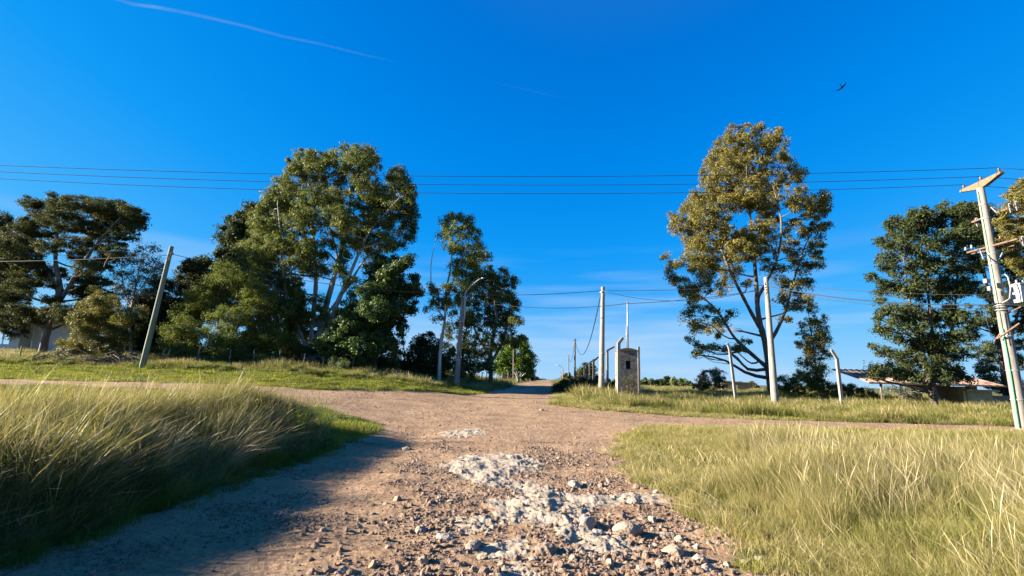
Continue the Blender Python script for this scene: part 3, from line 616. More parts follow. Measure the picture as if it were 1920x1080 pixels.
def tree(name, label, cat, Y, trunks, blobs, leaf, bark, size=.13, asp=.38, per=34, sub=.55, dens=1.0, group=None, seed=0, tr_=.68, mid=.75, clz=.8, grow=1.12, depth=.55, fill=.5, limbs=True, droop=.3, flat=.85, base=None, cut=0.0):
    """trunks: lists of (px, py, radius m[, dy]) from the ground up; blobs: (px, py, r px[, dy m])"""
    g = np.random.default_rng(seed + 1000); m = Y / F; per = per * 1.85; size = size * .88; dens = dens * 1.5; blobs = [(b[0], b[1], b[2] * grow, *b[3:]) for b in blobs]; size = size * 1.0; sub = sub * .92; nb = len(blobs)
    bx = trunks[0][0][0] if trunks else blobs[0][0]
    b0 = ground_at(bx, Y); root = empty(name, b0, label, cat, group)
    xs = [b[0] for b in blobs]; cxm = (min(xs) + max(xs)) / 2; hw = (max(xs) - min(xs)) / 2 * m + .5
    mbk = MB(); nodes = []
    for ti, tr in enumerate(trunks):
        pts = []; rad = []
        for i, q in enumerate(tr):
            dy = q[3] if len(q) > 3 else 0
            p = P(q[0], q[1], Y + dy)
            if i == 0 and ti == 0 or (i == 0 and q[1] > 640 and len(q) < 5): p = ground_at(q[0], Y + dy); p.z -= .15
            pts.append(p); rad.append(q[2] * tr_)
        fp, fr = [], []                    # refine with a spline
        for i in range(len(pts) - 1):
            p0 = pts[max(i - 1, 0)]; p1 = pts[i]; p2 = pts[i + 1]; p3 = pts[min(i + 2, len(pts) - 1)]
            for j in range(6):
                t = j / 6; fp.append(.5 * ((2 * p1) + (-p0 + p2) * t + (2 * p0 - 5 * p1 + 4 * p2 - p3) * t * t + (-p0 + 3 * p1 - 3 * p2 + p3) * t**3)); fr.append(rad[i] * (1 - t) + rad[i + 1] * t)
        fp.append(pts[-1]); fr.append(rad[-1])
        fr = [r * (1 + .1 * g.normal()) if i else r * 1.35 for i, r in enumerate(fr)]
        mbk.tube(fp, fr, 10); nodes += [(p, r) for p, r in zip(fp, fr)][3:]
    C, RR = [], []
    blobs = [list(b) for b in blobs]; ex = []
    if mid and nb > 6:                       # smaller masses knit neighbouring boughs together
        for i, b in enumerate(blobs):
            near = sorted(range(nb), key=lambda j: math.hypot(blobs[j][0] - b[0], blobs[j][1] - b[1]))[1:4]
            for j in near:
                o_ = blobs[j]; dd = math.hypot(o_[0] - b[0], o_[1] - b[1])
                if j > i and dd < 1.35 * (b[2] + o_[2]) and g.uniform() < mid: ex.append([(b[0] + o_[0]) / 2 + g.normal() * 2, (b[1] + o_[1]) / 2 + g.normal() * 2, min(b[2], o_[2]) * .8])
    blobs = blobs + ex
    for bi, b in enumerate(blobs):
        px, py, r = b[:3]
        rel = (px - cxm) * m / hw; rng_y = hw * depth * math.sqrt(max(.1, 1 - rel * rel))
        dy = b[3] if len(b) > 3 else float(g.uniform(-1, 1)) * rng_y
        c = P(px, py, Y + dy); rm_ = r * (Y + dy) / F
        ns = max(3, int(dens * 3.0 * (rm_ / sub)**2 * .9))
        d = g.normal(size=(ns, 3)); d /= np.linalg.norm(d, axis=1)[:, None]; q = g.uniform(0, 1, ns)**(1 / 3) ; q = fill * q + (1 - fill) * np.maximum(q, g.uniform(.75, 1, ns))
        pos = np.array(c) + d * (q * (rm_ - sub * .35))[:, None] * np.array([1, 1, flat])
        C.append(pos); RR.append(sub * g.uniform(.5, 1.35, ns))
        if limbs and nodes and bi < nb:
            # limb from the trunk node that is below and nearest
            cand = min(nodes, key=lambda nr: (nr[0] - c).length + (3.0 * max(0, nr[0].z - c.z + .2 * (Vector((nr[0].x - c.x, nr[0].y - c.y, 0)).length))) )
            L = (c - cand[0]).length; r0 = min(cand[1] * .62, .035 + .016 * L + .012 * rm_)
            path = wiggle(cand[0], c, 6, .06, g, -.02); mbk.tube(path, [r0 * (1 - .72 * i / 6) for i in range(7)], 6)
            for _ in range(min(14, max(4, ns // 5))):
                s = path[int(g.integers(3, 7))]; e = Vector(pos[int(g.integers(0, ns))])
                mbk.tube(wiggle(s, e, 3, .08, g), [r0 * .3, r0 * .22, r0 * .15, .008], 4, False)
    C = np.vstack(C); RR = np.concatenate(RR)
    V, Q, t = leaves(C, RR, per, size, asp, seed, droop, clz)
    zmin = np.array([float(b0.z)])
    keep = V.reshape(-1, 4, 3)[:, :, 2].min(1) > b0.z - .1
    V = V.reshape(-1, 4, 3)[keep].reshape(-1, 3); t = t.reshape(-1, 4)[keep].ravel(); Q = np.arange(len(V)).reshape(-1, 4)
    if mbk.v: mbk.build('trunk', bark, root, smooth=True)
    me = quads_mesh('crown', V, Q, {'tint': ('POINT', t)}); link('crown', me, leaf, root, smooth=False)
    return root

#TREES
tree('pine_tree', 'broad spreading dark pine with a forked leaning trunk in front of the white house', 'tree', 40,
     [[(72,645,.42),(95,590,.36),(112,540,.28),(104,490,.2),(108,430,.13),(112,390,.06)], [(98,585,.3,0,1),(128,540,.24),(165,480,.17,-1),(205,430,.12,-1.5),(235,400,.05,-2)], [(110,550,.2,0,1),(80,490,.13,1),(50,450,.08,1.5),(20,430,.04,2)]],
     [(112,378,26),(80,392,26),(60,378,18),(150,382,26),(190,388,26),(228,392,26),(254,404,24),(262,422,16),(210,418,30),(165,415,32),(120,415,34),(75,425,34),(38,440,30),(10,450,28),(235,440,20),(190,452,28),(140,458,30),
      (95,460,26),(50,480,34),(8,500,34),(60,520,30),(20,545,30),(105,510,20),(160,500,24),(200,490,22),(215,470,18),(150,545,26),(185,530,22),(200,560,22),(100,560,16),(60,595,24),(100,585,20),(135,595,22),(165,600,22),(45,580,24),(15,600,26),(5,570,20),(70,600,15),(165,575,20)],
     L_PINE, BARK_W, size=.10, asp=.3, per=58, sub=.5, dens=1.15, seed=1, depth=.7, droop=.05, clz=.55, flat=.6)
tree('pine_tree', 'second dark pine cut by the left edge of the photo, behind the forked one', 'tree', 46,
     [[(-30,650,.4),(-25,520,.3),(-10,420,.1)]], [(0,412,24),(15,420,16),(-30,430,40),(-15,470,40),(5,520,40),(-30,560,40),(20,470,22),(15,590,26),(30,620,20)], L_DARK, BARK_D, size=.12, asp=.35, per=50, sub=.55, seed=2, flat=.7, droop=.05)
tree('gum_tree', 'sparse pale grey-green tree between the forked pine and the leaning pole', 'tree', 44,
     [[(243,660,.18),(243,600,.15),(250,560,.1),(262,500,.06),(270,465,.03)], [(247,580,.1,0,1),(232,540,.07),(228,500,.04)], [(250,560,.08,0,1),(285,510,.05),(302,480,.03)]],
     [(265,468,20),(290,466,14),(240,478,18),(225,505,18),(262,500,22),(295,490,16),(285,520,20),(240,530,22),(305,505,10),(262,545,20),(230,555,18),(215,530,12),(285,550,14)],
     L_PALE, BARK_P, size=.13, asp=.28, per=15, sub=.5, dens=.8, seed=3)
tree('shrub', 'yellow-green bushy small tree leaning left beside the white house wall', 'shrub', 34,
     [[(190,668,.12),(185,630,.09),(178,590,.05)], [(190,650,.08,0,1),(225,615,.05),(250,590,.03)]],
     [(190,560,20),(170,575,22),(205,575,24),(150,600,22),(180,605,30),(215,605,26),(240,595,22),(262,585,14),(160,635,26),(195,640,28),(225,635,24),(130,645,18),(150,660,18),(180,660,22),(210,655,20),(120,660,12)],
     L_YEL, BARK_W, size=.065, asp=.3, per=60, sub=.36, dens=1.0, seed=4, droop=.1, fill=.8)
tree('conifer_tree', 'dense dark conifer behind the leaning wooden pole', 'tree', 47,
     [[(350,668,.3),(352,560,.2),(360,500,.08)]],
     [(375,498,26),(355,510,24),(400,505,24),(340,540,30),(375,540,30),(410,535,28),(310,575,28),(345,580,30),(385,580,30),(300,615,30),(335,620,30),(280,600,24),(270,635,26),(310,650,26),(350,650,26),(265,570,18),(290,550,20),(240,650,24),(250,620,20),(295,525,12)],
     L_DARK, BARK_D, size=.12, asp=.4, per=55, sub=.55, dens=1.1, seed=5, droop=.1, flat=.75)
tree('acacia_tree', 'feathery olive bushy tree with low boughs right of the leaning pole', 'tree', 37,
     [[(425,680,.2),(420,640,.15),(405,590,.1),(410,550,.05)], [(422,650,.12,0,1),(455,600,.09),(480,560,.05)], [(420,650,.1,0,1),(385,620,.07),(350,600,.03)]],
     [(425,510,26),(400,530,24),(450,525,28),(480,520,26),(375,555,26),(410,560,30),(445,560,32),(485,555,32),(510,570,26),(350,590,26),(385,590,30),(425,595,32),(465,595,32),(505,600,30),(330,620,24),(360,625,28),(400,630,30),(440,635,30),(480,635,30),(520,635,24),
      (315,645,16),(345,655,22),(385,662,24),(425,668,24),(465,665,24),(505,660,22)],
     L_ACACIA, BARK_W, size=.085, asp=.3, per=56, sub=.48, dens=1.05, seed=6, droop=.15, flat=.7)
tree('gum_tree', 'dark tree showing behind the left shoulder of the great gum', 'tree', 47,
     [[(470,680,.35),(465,560,.25),(470,450,.1)]],
     [(470,400,26),(450,420,28),(490,400,24),(430,440,24),(460,450,34),(425,465,20),(440,490,30),(480,480,34),(495,440,30),(415,480,14),(470,520,30)],
     L_DARK, BARK_D, size=.13, asp=.4, per=50, sub=.55, dens=1.1, seed=7)
tree('great_gum_tree', 'tallest gum on the left with a fan of pale trunks and an olive crown', 'tree', 41,
     [[(583,692,.62),(588,660,.5),(605,600,.3),(622,540,.24),(640,470,.2),(655,400,.15),(655,330,.09),(650,285,.04)],
      [(588,675,.42,0,1),(612,620,.32,-1),(636,560,.26,-1.5),(662,500,.2,-2),(690,440,.13,-2),(722,400,.08,-2),(750,370,.04,-2)],
      [(582,675,.4,0,1),(584,620,.3,1),(592,540,.25,1.5),(590,470,.2,1.5),(582,400,.14,1),(578,330,.08,1),(575,295,.04,1)],
      [(580,670,.3,0,1),(560,620,.24,-.5),(540,570,.18,-1),(530,500,.13,-1.5),(525,430,.09,-1.5),(520,380,.04,-1)],
      [(598,610,.22,0,1),(618,540,.18,2),(632,480,.15,2.5),(612,400,.11,2.5),(615,330,.06,2)],
      [(605,600,.2,0,1),(650,540,.15,1),(690,480,.1,1.5),(730,470,.06,1.5)]],
     [(480,402,22),(462,470,24),(450,500,24),(432,525,20),(470,525,24),(497,455,26),(575,290,20),(600,300,22),(556,305,20),(650,285,20),(680,284,20),(700,292,14),(630,292,16),(665,308,26),(695,312,22),(585,325,32),(550,335,26),(620,325,28),(655,340,30),(690,340,28),(530,350,22),
      (745,325,18),(755,345,24),(735,345,20),(770,362,18),(725,375,26),(760,385,24),(775,400,14),(690,380,28),(640,378,32),(595,370,34),(555,375,30),(515,375,24),(500,392,20),(540,410,32),(580,415,32),(625,420,34),(670,420,30),(710,415,30),(745,415,26),(770,425,16),
      (505,425,28),(480,440,20),(520,455,32),(560,458,32),(600,462,28),(655,462,26),(700,455,28),(735,450,26),(765,448,14),(485,480,26),(515,495,30),(555,500,30),(590,505,20),(700,490,22),(735,485,18),(480,515,24),(515,535,28),(550,540,26),(475,545,20),
      (500,560,24),(535,575,24),(560,585,18),(640,500,18),(660,530,16),(600,560,12),(560,640,18),(540,620,16),(575,655,10),(540,660,14),(600,585,18,-3),(570,600,16,-2.5),(625,600,14,2.5),(650,575,16,2),(545,590,20,1),(600,625,12,2),(560,560,18,-2)],
     L_GUM, BARK_P, size=.12, asp=.32, per=44, sub=.52, dens=1.0, seed=8, depth=.62, droop=.35)
tree('broadleaf_tree', 'dark glossy broadleaf tree filling the foot of the great gum on its right', 'tree', 37,
     [[(705,690,.26),(702,640,.2),(712,580,.13),(725,520,.06)], [(704,660,.14,0,1),(680,620,.1),(660,590,.05)]],
     [(725,500,20),(755,492,16),(770,484,8),(705,515,20),(740,520,24),(775,520,12),(690,545,22),(722,548,28),(760,548,22),(785,548,10),(670,580,24),(705,580,30),(742,575,24),(770,580,14),(640,610,24),(675,612,30),(712,612,28),(745,600,18),
      (610,640,22),(645,645,30),(685,648,32),(722,645,24),(750,625,10),(620,672,24),(655,680,26),(695,682,28),(730,680,18),(585,655,12),(640,590,14),(745,660,10)],
     L_BROAD, BARK_D, size=.10, asp=.5, per=50, sub=.42, dens=1.1, seed=9, droop=.12, flat=.7)
tree('slender_gum_tree', 'slim pale-trunked gum standing tall just left of the street lamp', 'tree', 38,
     [[(824,707,.22),(826,650,.18),(834,600,.14),(836,550,.11),(845,500,.09),(850,440,.05),(855,405,.02)], [(834,600,.1,0,1),(812,560,.06),(808,500,.05),(815,460,.03,-.5),(822,430,.02)], [(836,560,.09,0,1),(860,500,.07),(880,450,.03)]],
     [(855,405,14),(835,412,12),(875,412,14),(848,425,22),(878,430,20),(830,440,12),(895,440,12),(850,455,22),(885,455,20),(905,460,8),(865,480,22),(895,485,18),(915,480,8),(850,505,14),(878,510,20),(860,535,22),(885,535,14),(835,540,12),
      (815,555,14),(805,535,10),(825,570,16),(850,565,16),(805,575,10),(870,565,14),(820,595,10)],
     L_ACACIA, BARK_P, size=.105, asp=.34, per=28, sub=.42, dens=.9, seed=10, droop=.3)
tree('gum_tree', 'big shadowy tree massed behind the street lamp', 'tree', 46,
     [[(922,712,.34),(920,660,.26),(930,600,.18),(925,540,.1)], [(921,680,.22,0,1),(942,640,.16),(955,590,.1)], [(921,670,.2,0,1),(895,630,.14),(880,580,.08)], [(870,712,.2,1),(868,650,.15,1),(880,600,.08,1)]],
     [(910,510,22),(935,515,22),(955,520,16),(890,525,22),(920,540,30),(950,545,24),(968,528,8),(880,560,28),(915,570,32),(950,575,28),(970,570,12),(865,590,26),(900,605,32),(940,608,30),(968,605,16),(850,620,24),(885,640,30),(925,640,26),(958,638,24),(976,635,10),
      (860,665,26),(895,675,28),(838,655,20),(880,695,22),(850,695,20),(920,690,14),(905,478,16),(885,495,16)],
     L_GUM, BARK_W, size=.12, asp=.36, per=38, sub=.5, dens=.85, seed=11, droop=.25, mid=.35, grow=1.0)
tree('thicket_tree', 'low dark thicket left of the slim gum, sky showing through', 'tree', 42,
     [[(800,708,.12),(798,660,.08),(795,630,.03)], [(758,700,.09),(758,660,.07),(752,610,.05),(745,560,.03)], [(799,690,.08,0,1),(780,650,.05)]],
     [(800,635,16),(785,645,16),(815,645,14),(775,665,18),(800,668,22),(822,670,16),(770,690,22),(798,695,22),(825,695,18),(740,690,20),(752,640,7),(760,610,6),(842,680,14)],
     L_DARK, BARK_D, size=.1, asp=.45, per=34, sub=.42, dens=.95, seed=12)
tree('bright_tree', 'sunlit bright green tree further down the road on its left', 'tree', 68,
     [[(962,712,.2),(962,680,.14),(965,655,.05)]],
     [(960,645,15),(978,640,14),(1000,672,9),(950,655,15),(978,650,13),(945,662,13),(990,660,10),(965,672,20),(985,678,16),(940,680,16),(930,690,14),(955,695,18),(975,697,18),(992,695,10)],
     L_BRIGHT, BARK_W, size=.15, asp=.45, per=40, sub=.7, dens=1.1, seed=13)
tree('dark_tree', 'small dark tree tucked behind the bright green one', 'tree', 80,
     [[(990,713,.2),(990,670,.1)]], [(985,655,10),(993,668,10),(996,685,10),(992,700,12),(980,700,12),(1000,708,6)], L_DARK, BARK_D, size=.2, asp=.45, per=36, sub=.8, seed=14)
tree('conifer_tree', 'low dark mass of conifers behind the trunks of the great gum', 'tree', 52,
     [[(560,690,.25),(560,600,.15)]],
     [(300,670,24),(330,680,22),(370,680,24),(410,685,24),(450,685,24),(490,680,26),(530,670,28),(560,640,30),(600,650,30),(640,660,30),(560,600,26),(520,620,30),(620,620,24),(480,640,30),(600,600,16),(660,625,20),(540,575,18),(580,680,24),(620,690,20)],
     L_DARK, BARK_D, size=.14, asp=.42, per=40, sub=.6, seed=31)
tree('dark_tree', 'dark tree behind the leaning pole and the yellow-green bush', 'tree', 50,
     [[(235,672,.2),(238,620,.12)]], [(215,650,22),(235,640,24),(262,645,24),(250,665,24),(285,655,22),(225,668,20),(272,620,20),(300,560,20),(285,590,18)], L_DARK, BARK_D, size=.14, asp=.42, per=40, sub=.6, seed=32)
tree('golden_gum_tree', 'great lone golden gum on the right with open boughs and a dark curved trunk', 'tree', 43,
     [[(1448,738,.5),(1442,700,.42),(1436,650,.36),(1422,590,.3),(1418,530,.24),(1412,460,.18),(1405,390,.13),(1400,320,.08),(1405,260,.03)],
      [(1440,690,.3,0,1),(1405,660,.22,-.5),(1375,630,.17,-1),(1350,590,.12,-1.5),(1320,560,.08,-2),(1280,540,.04,-2)],
      [(1430,625,.26,0,1),(1400,570,.2,-1),(1370,510,.15,-2),(1345,450,.1,-2),(1320,400,.05,-2)],
      [(1440,650,.25,0,1),(1470,590,.2,1),(1490,520,.15,1.5),(1510,460,.1,1.5),(1535,410,.05,1)],
      [(1420,560,.2,0,1),(1455,490,.15,-1),(1465,420,.1,-1.5),(1450,350,.06,-1)]],
     [(1375,250,20),(1400,245,18),(1425,245,18),(1450,250,18),(1355,262,18),(1390,272,28),(1430,275,28),(1462,270,16),(1340,295,20),(1370,302,30),(1410,308,32),(1452,305,26),(1478,300,10),(1330,328,22),(1360,338,32),(1400,345,30),(1440,340,30),(1480,330,22),(1500,325,14),
      (1320,360,22),(1350,370,30),(1390,380,30),(1430,378,28),(1470,368,26),(1500,355,14),(1300,385,20),(1275,402,20),(1315,405,28),(1350,412,26),(1440,405,24),(1505,385,22),(1535,375,20),(1550,370,10),(1530,398,22),(1550,392,12),(1268,425,16),(1295,435,26),(1335,440,28),
      (1375,448,28),(1410,440,28),(1445,445,22),(1490,430,24),(1525,430,22),(1548,420,10),(1310,470,26),(1350,480,28),(1392,475,28),(1430,475,24),(1480,465,22),(1525,465,18),(1545,455,10),(1245,478,10),(1255,495,12),(1290,495,20),(1325,505,24),(1370,510,22),(1450,505,20),(1500,500,20),
      (1535,490,14),(1258,520,14),(1285,535,18),(1315,540,20),(1350,540,16),(1400,530,12),(1480,535,18),(1510,530,16),(1300,570,18),(1330,580,18),(1285,590,14),(1310,610,16),(1345,615,14),(1295,635,10),(1320,650,10),(1370,590,12),(1490,575,14),(1470,600,12),(1500,560,12),(1375,655,12),(1345,650,10),(1400,640,9),(1305,665,7),(1460,560,12)],
     L_GOLD, BARK_W, size=.125, asp=.32, per=36, sub=.5, dens=.85, seed=15, depth=.6, droop=.3)
tree('young_gum_tree', 'young slender gum right of the mid concrete pole', 'tree', 40,
     [[(1533,745,.12),(1530,690,.1),(1522,630,.07),(1515,580,.03)], [(1530,700,.07,0,1),(1545,650,.04),(1540,610,.02)]],
     [(1514,560,12),(1520,578,12),(1535,600,14),(1515,605,12),(1500,620,10),(1545,615,10),(1525,630,16),(1545,640,12),(1505,645,12),(1530,660,18),(1508,675,14),(1550,665,10),(1525,690,18),(1545,695,12),(1500,700,10),(1530,715,16)],
     L_GOLD, BARK_W, size=.1, asp=.3, per=26, sub=.38, dens=.95, seed=16, droop=.3, grow=1.25)
tree('shade_tree', 'dark twin-trunked tree in front of the red-roofed house', 'tree', 31.5,
     [[(1747,755,.36),(1745,720,.3),(1735,680,.2),(1720,630,.14),(1705,560,.1),(1695,490,.06),(1690,440,.03)], [(1746,725,.24,0,1),(1752,670,.18),(1745,600,.13),(1738,520,.09),(1735,450,.04)], [(1748,720,.2,0,1),(1775,660,.13),(1790,580,.09),(1795,500,.05),(1795,430,.03)]],
     [(1672,415,16),(1690,425,20),(1718,400,16),(1735,398,16),(1710,425,22),(1745,425,26),(1780,410,24),(1800,395,20),(1770,385,12),(1825,400,20),(1665,450,20),(1695,460,26),(1730,460,28),(1770,455,30),(1810,440,28),(1660,490,20),(1690,500,26),(1725,500,28),(1765,500,30),(1805,490,30),
      (1640,518,12),(1665,535,16),(1700,540,26),(1740,545,28),(1780,545,30),(1815,535,24),(1645,550,10),(1655,580,14),(1690,585,22),(1725,590,26),(1765,592,28),(1805,590,26),(1650,615,14),(1680,625,20),(1720,635,24),(1760,640,26),(1800,640,24),(1640,650,10),(1665,662,16),(1700,675,22),
      (1740,680,22),(1780,680,24),(1635,688,10),(1655,700,14),(1690,702,18),(1720,708,14),(1765,706,18),(1800,705,16),(1640,705,8)],
     L_DARK, BARK_D, size=.095, asp=.42, per=38, sub=.42, dens=.95, seed=17, droop=.3)
tree('pine_tree', 'dark pine behind the transformer pole', 'tree', 40,
     [[(1880,760,.3),(1875,660,.22),(1855,560,.15),(1840,470,.08)], [(1878,680,.2,0,1),(1905,600,.14),(1930,520,.08)]],
     [(1810,385,16),(1835,395,22),(1790,400,20),(1860,410,26),(1820,430,26),(1850,450,28),(1815,480,20),(1880,470,26),(1850,500,26),(1900,510,26),(1830,540,20),(1870,560,22),(1910,560,26),(1850,600,20),(1890,620,22),(1820,610,18),(1930,610,26),(1840,650,20),
      (1880,670,24),(1850,690,18),(1915,680,24),(1865,715,22),(1905,725,22),(1840,700,10),(1890,745,16),(1925,740,24)],
     L_DARK, BARK_D, size=.1, asp=.35, per=44, sub=.48, dens=1.0, seed=18, droop=.05, clz=.55, flat=.6)
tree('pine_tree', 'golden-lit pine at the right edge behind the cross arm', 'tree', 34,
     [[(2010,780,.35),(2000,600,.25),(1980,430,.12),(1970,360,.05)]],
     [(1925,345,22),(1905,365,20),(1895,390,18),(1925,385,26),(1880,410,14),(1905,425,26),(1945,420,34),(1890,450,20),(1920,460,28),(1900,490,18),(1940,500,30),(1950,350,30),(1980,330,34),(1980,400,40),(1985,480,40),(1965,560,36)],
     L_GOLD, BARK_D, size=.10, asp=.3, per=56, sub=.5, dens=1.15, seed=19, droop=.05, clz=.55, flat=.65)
# low shrubs along the banks
def shrub(label, Y, blobs, leaf, seed, name='shrub', size=.07, per=40, sub=.3, dens=1.1, group=None, asp=.35, droop=.1):
    b = blobs[0]
    g0 = ground_at(b[0], Y); d = EYE - g0
    tree(name, label, 'shrub', Y, [[(b[0], 741, .05), (b[0], b[1], .02)]], blobs, leaf, BARK_W, size=size, asp=asp, per=per, sub=sub, dens=dens, seed=seed, group=group, droop=droop)
shrub('pale green round shrub at the foot of the great gum, left of its trunk', 37.5, [(545,665,18),(535,648,12),(555,648,12),(530,675,12),(558,680,12)], L_YEL, 40)
shrub('olive bush closing the foot of the tree row just right of the leaning pole', 35, [(335,672,20),(318,665,15),(352,665,17),(340,655,14),(365,675,15),(310,678,12)], L_ACACIA, 52)
shrub('long low olive bush behind the wire fence left of the great gum', 35.5, [(430,674,18),(405,676,16),(455,672,18),(480,676,17),(505,674,16),(525,678,13),(445,660,14),(390,680,12)], L_ACACIA, 53)
shrub('feathery light green shrub on the verge right of the great gum trunk', 34, [(636,690,18),(628,678,12),(645,682,12),(655,700,12),(620,702,12)], L_PASTEL, 41)
shrub('dry grassy shrub on the verge left of the street lamp', 34, [(740,700,12),(725,705,10),(757,707,12),(772,712,10)], L_DRY, 42)
shrub('olive shrub left of the low flat-roofed hut', 46, [(1330,712,21),(1345,705,16),(1318,720,16),(1352,718,13),(1310,725,10)], L_DRY, 43, dens=.9)
shrub('wide olive shrub between the mid pole and the young gum', 42, [(1495,720,25),(1470,722,20),(1520,722,22),(1455,730,14),(1540,728,20),(1575,735,20)], L_ACACIA, 44)
shrub('rounded shrub right of the young gum', 44, [(1600,738,20),(1625,742,17),(1580,740,17),(1648,748,14)], L_ACACIA, 45)
shrub('low spreading bush in front of the red-roofed house, left of the shade tree', 35, [(1690,730,12),(1670,728,10),(1712,732,12),(1660,738,8),(1700,745,10)], L_PALE, 46, per=18)
shrub('dark scrub bordering the far road beside the fence posts', 39, [(1070,722,18),(1055,724,15),(1085,722,18),(1050,730,14),(1100,722,18),(1062,731,14),(1115,724,15)], L_DARK, 47)
shrub('scrub at the foot of the round white pole', 36, [(1142,722,15),(1130,727,12),(1152,726,12),(1118,728,11)], L_DARK, 48)
shrub('leafless thorny shrub growing against the stone booth', 30.5, [(1182,722,14),(1174,712,10),(1190,708,10),(1172,727,10),(1192,726,10)], L_DRY, 49, per=8, dens=1.4, sub=.2, size=.05, asp=.15)
tree('fence_tree', 'dark tree standing behind the bent fence posts', 'tree', 75, [[(1100,722,.2),(1100,690,.1)]], [(1100,688,12),(1112,690,10),(1090,695,10),(1102,705,14),(1115,708,10),(1088,712,10)], L_DARK, BARK_D, size=.16, asp=.4, per=26, sub=.6, seed=50)
tree('round_tree', 'small round tree far down the road right of it', 'tree', 130, [[(1063,716,.2),(1063,705,.1)]], [(1062,705,8),(1058,708,6),(1067,709,6)], L_DARK, BARK_D, size=.35, asp=.45, per=26, sub=1, seed=51)
# distant tree line on the right
g = np.random.default_rng(77)
for i, (px, top, wd, kind) in enumerate([(1202,712,9,0),(1212,708,9,0),(1222,711,7,0),(1231,713,4,1),(1240,707,9,0),(1252,704,8,0),(1263,706,3,1),(1268,711,7,0),(1277,709,4,1),(1284,711,8,0),(1293,714,6,1),(1300,716,6,0),(1150,712,7,0),(1158,716,6,0),(1390,714,7,0),(1405,713,9,0),(1416,716,7,0),(1655,738,9,0),(1640,740,8,0)]):
    Y = 190 + 25 * g.uniform(-1, 1); bl = []
    hz = 711.5 + (px - 960) * .026
    h = hz + 8 - top
    for q in range(5 if kind == 0 else 4):
        t = (q + .5) / 5; bl.append((px + g.uniform(-.35, .35) * wd * (1 if kind == 0 else .3), top + wd * .4 + t * h, wd * (.62 if kind == 0 else .3 + .5 * t)))
    tree('distant_tree', ('rounded' if kind == 0 else 'pointed') + ' dark tree in the far tree line beyond the right bank', 'tree', Y, [[(px, 733, .2), (px, top + 6, .08)]], bl, L_DARK if i % 3 else L_ACACIA, BARK_D, size=.5, asp=.5, per=22, sub=1.2, dens=1, seed=500 + i, group='far tree line on the right', limbs=False)
for i, (px, top, wd) in enumerate([(1003,704,7),(1010,707,6),(1018,709,6),(1028,711,6),(1036,712,5),(1046,710,6),(1052,707,5)]):
    tree('distant_bush', 'far dark bush where the road meets the sky', 'bush', 150 + 6 * i, [[(px, 716, .1), (px, top + 3, .05)]], [(px, top + 4, wd * .7), (px - 3, top + 6, wd * .6), (px + 4, top + 7, wd * .6)], L_DARK, BARK_D, size=.35, asp=.5, per=22, sub=.9, seed=540 + i, group='far bushes along the road', limbs=False)

# ------------------------------------------------------------------ poles, posts, lines
def leaning(name, px0, Y0, px1, py1, r0, r1, mat, root, Y1=None, n=12, rings=6):
    a = ground_at(px0, Y0); a.z -= .2; b = P(px1, py1, Y1 or Y0); mb = MB()
    mb.tube([a.lerp(b, i / rings) for i in range(rings + 1)], [r0 + (r1 - r0) * i / rings for i in range(rings + 1)], n); return mb.build(name, mat, root, smooth=True, bevel=.01), a, b
def wire(label, a, b, sag, r=.011, n=24, group='wires strung over the crossing', mat=None):
    a, b = Vector(a), Vector(b); pts = [a.lerp(b, i / n) - Vector((0, 0, sag * 4 * (i / n) * (1 - i / n))) for i in range(n + 1)]
    mb = MB(); mb.tube(pts, r, 5); o = mb.build('overhead_wire', mat or CABLE, smooth=True); return tag(o, label, 'wire', group)
def insulator(c, s, mat, root, up=Vector((0, 0, 1)), name='insulator'):
    c = Vector(c); mb = MB(); pr = [(0, .35), (.1, .9), (.3, 1), (.34, .5), (.5, .85), (.62, .5), (.75, .7), (.95, .6), (1, .25)]
    mb.tube([c + up * (h * s * 1.6) for h, _ in pr], [r * s * .5 for _, r in pr], 10); return mb.build(name, mat, root, smooth=True)

# leaning timber pole on the left
r = empty('wooden_pole', ground_at(264, 30), 'greenish timber pole leaning right on the left verge', 'pole')
_, a, LP = leaning('pole_shaft', 264, 30, 322, 462, .17, .12, CONC_G, r)
mb = MB(); mb.box(P(319, 480, 29.86), (.09, .06, .5), Euler((0, .12, 0)).to_matrix()); mb.build('pole_plate', CONC_P, r)
insulator(P(324, 478, 29.9), .1, PORC, r)
# street lamp
r = empty('street_lamp', ground_at(857, 36), 'square concrete lamp post with a curved bare steel arm, among the left trees', 'street lamp')
a = ground_at(857, 36); b = P(868, 560, 36)
mb = MB(); d = (b - a); rot = d.to_track_quat('Z', 'X').to_matrix()
def taper(mb, a, b, w0, w1, dd=1.0):
    q = (b - a).normalized(); X = Vector((1, 0, 0)); X = (X - q * X.dot(q)).normalized(); Yv = q.cross(X)
    V = []
    for p, w_ in ((a, w0), (b, w1)):
        for sx_, sy_ in ((-1, -1), (1, -1), (1, 1), (-1, 1)): V.append(p + X * sx_ * w_ / 2 + Yv * sy_ * w_ * dd / 2)
    return mb.add(V, [(3, 2, 1, 0), (4, 5, 6, 7)] + [(i, (i + 1) % 4, (i + 1) % 4 + 4, i + 4) for i in range(4)])
taper(mb, a - Vector((0, 0, .2)), b, .36, .24); mb.build('lamp_post', CONC, r, bevel=.02)
arm = [(868,612),(871,590),(872,560),(872,552),(875,545),(882,537),(892,529),(900,523),(906,521)]
mb = MB(); mb.tube([P(x_, y_, 35.8) for x_, y_ in arm], [.06] * 3 + [.05] * 6, 8); mb.build('lamp_arm', STEEL, r, smooth=True)
mb = MB(); mb.tube([P(903, 522, 35.8), P(909, 521, 35.8)], [.07, .04], 8); mb.build('lamp_socket', STEEL, r, smooth=True)
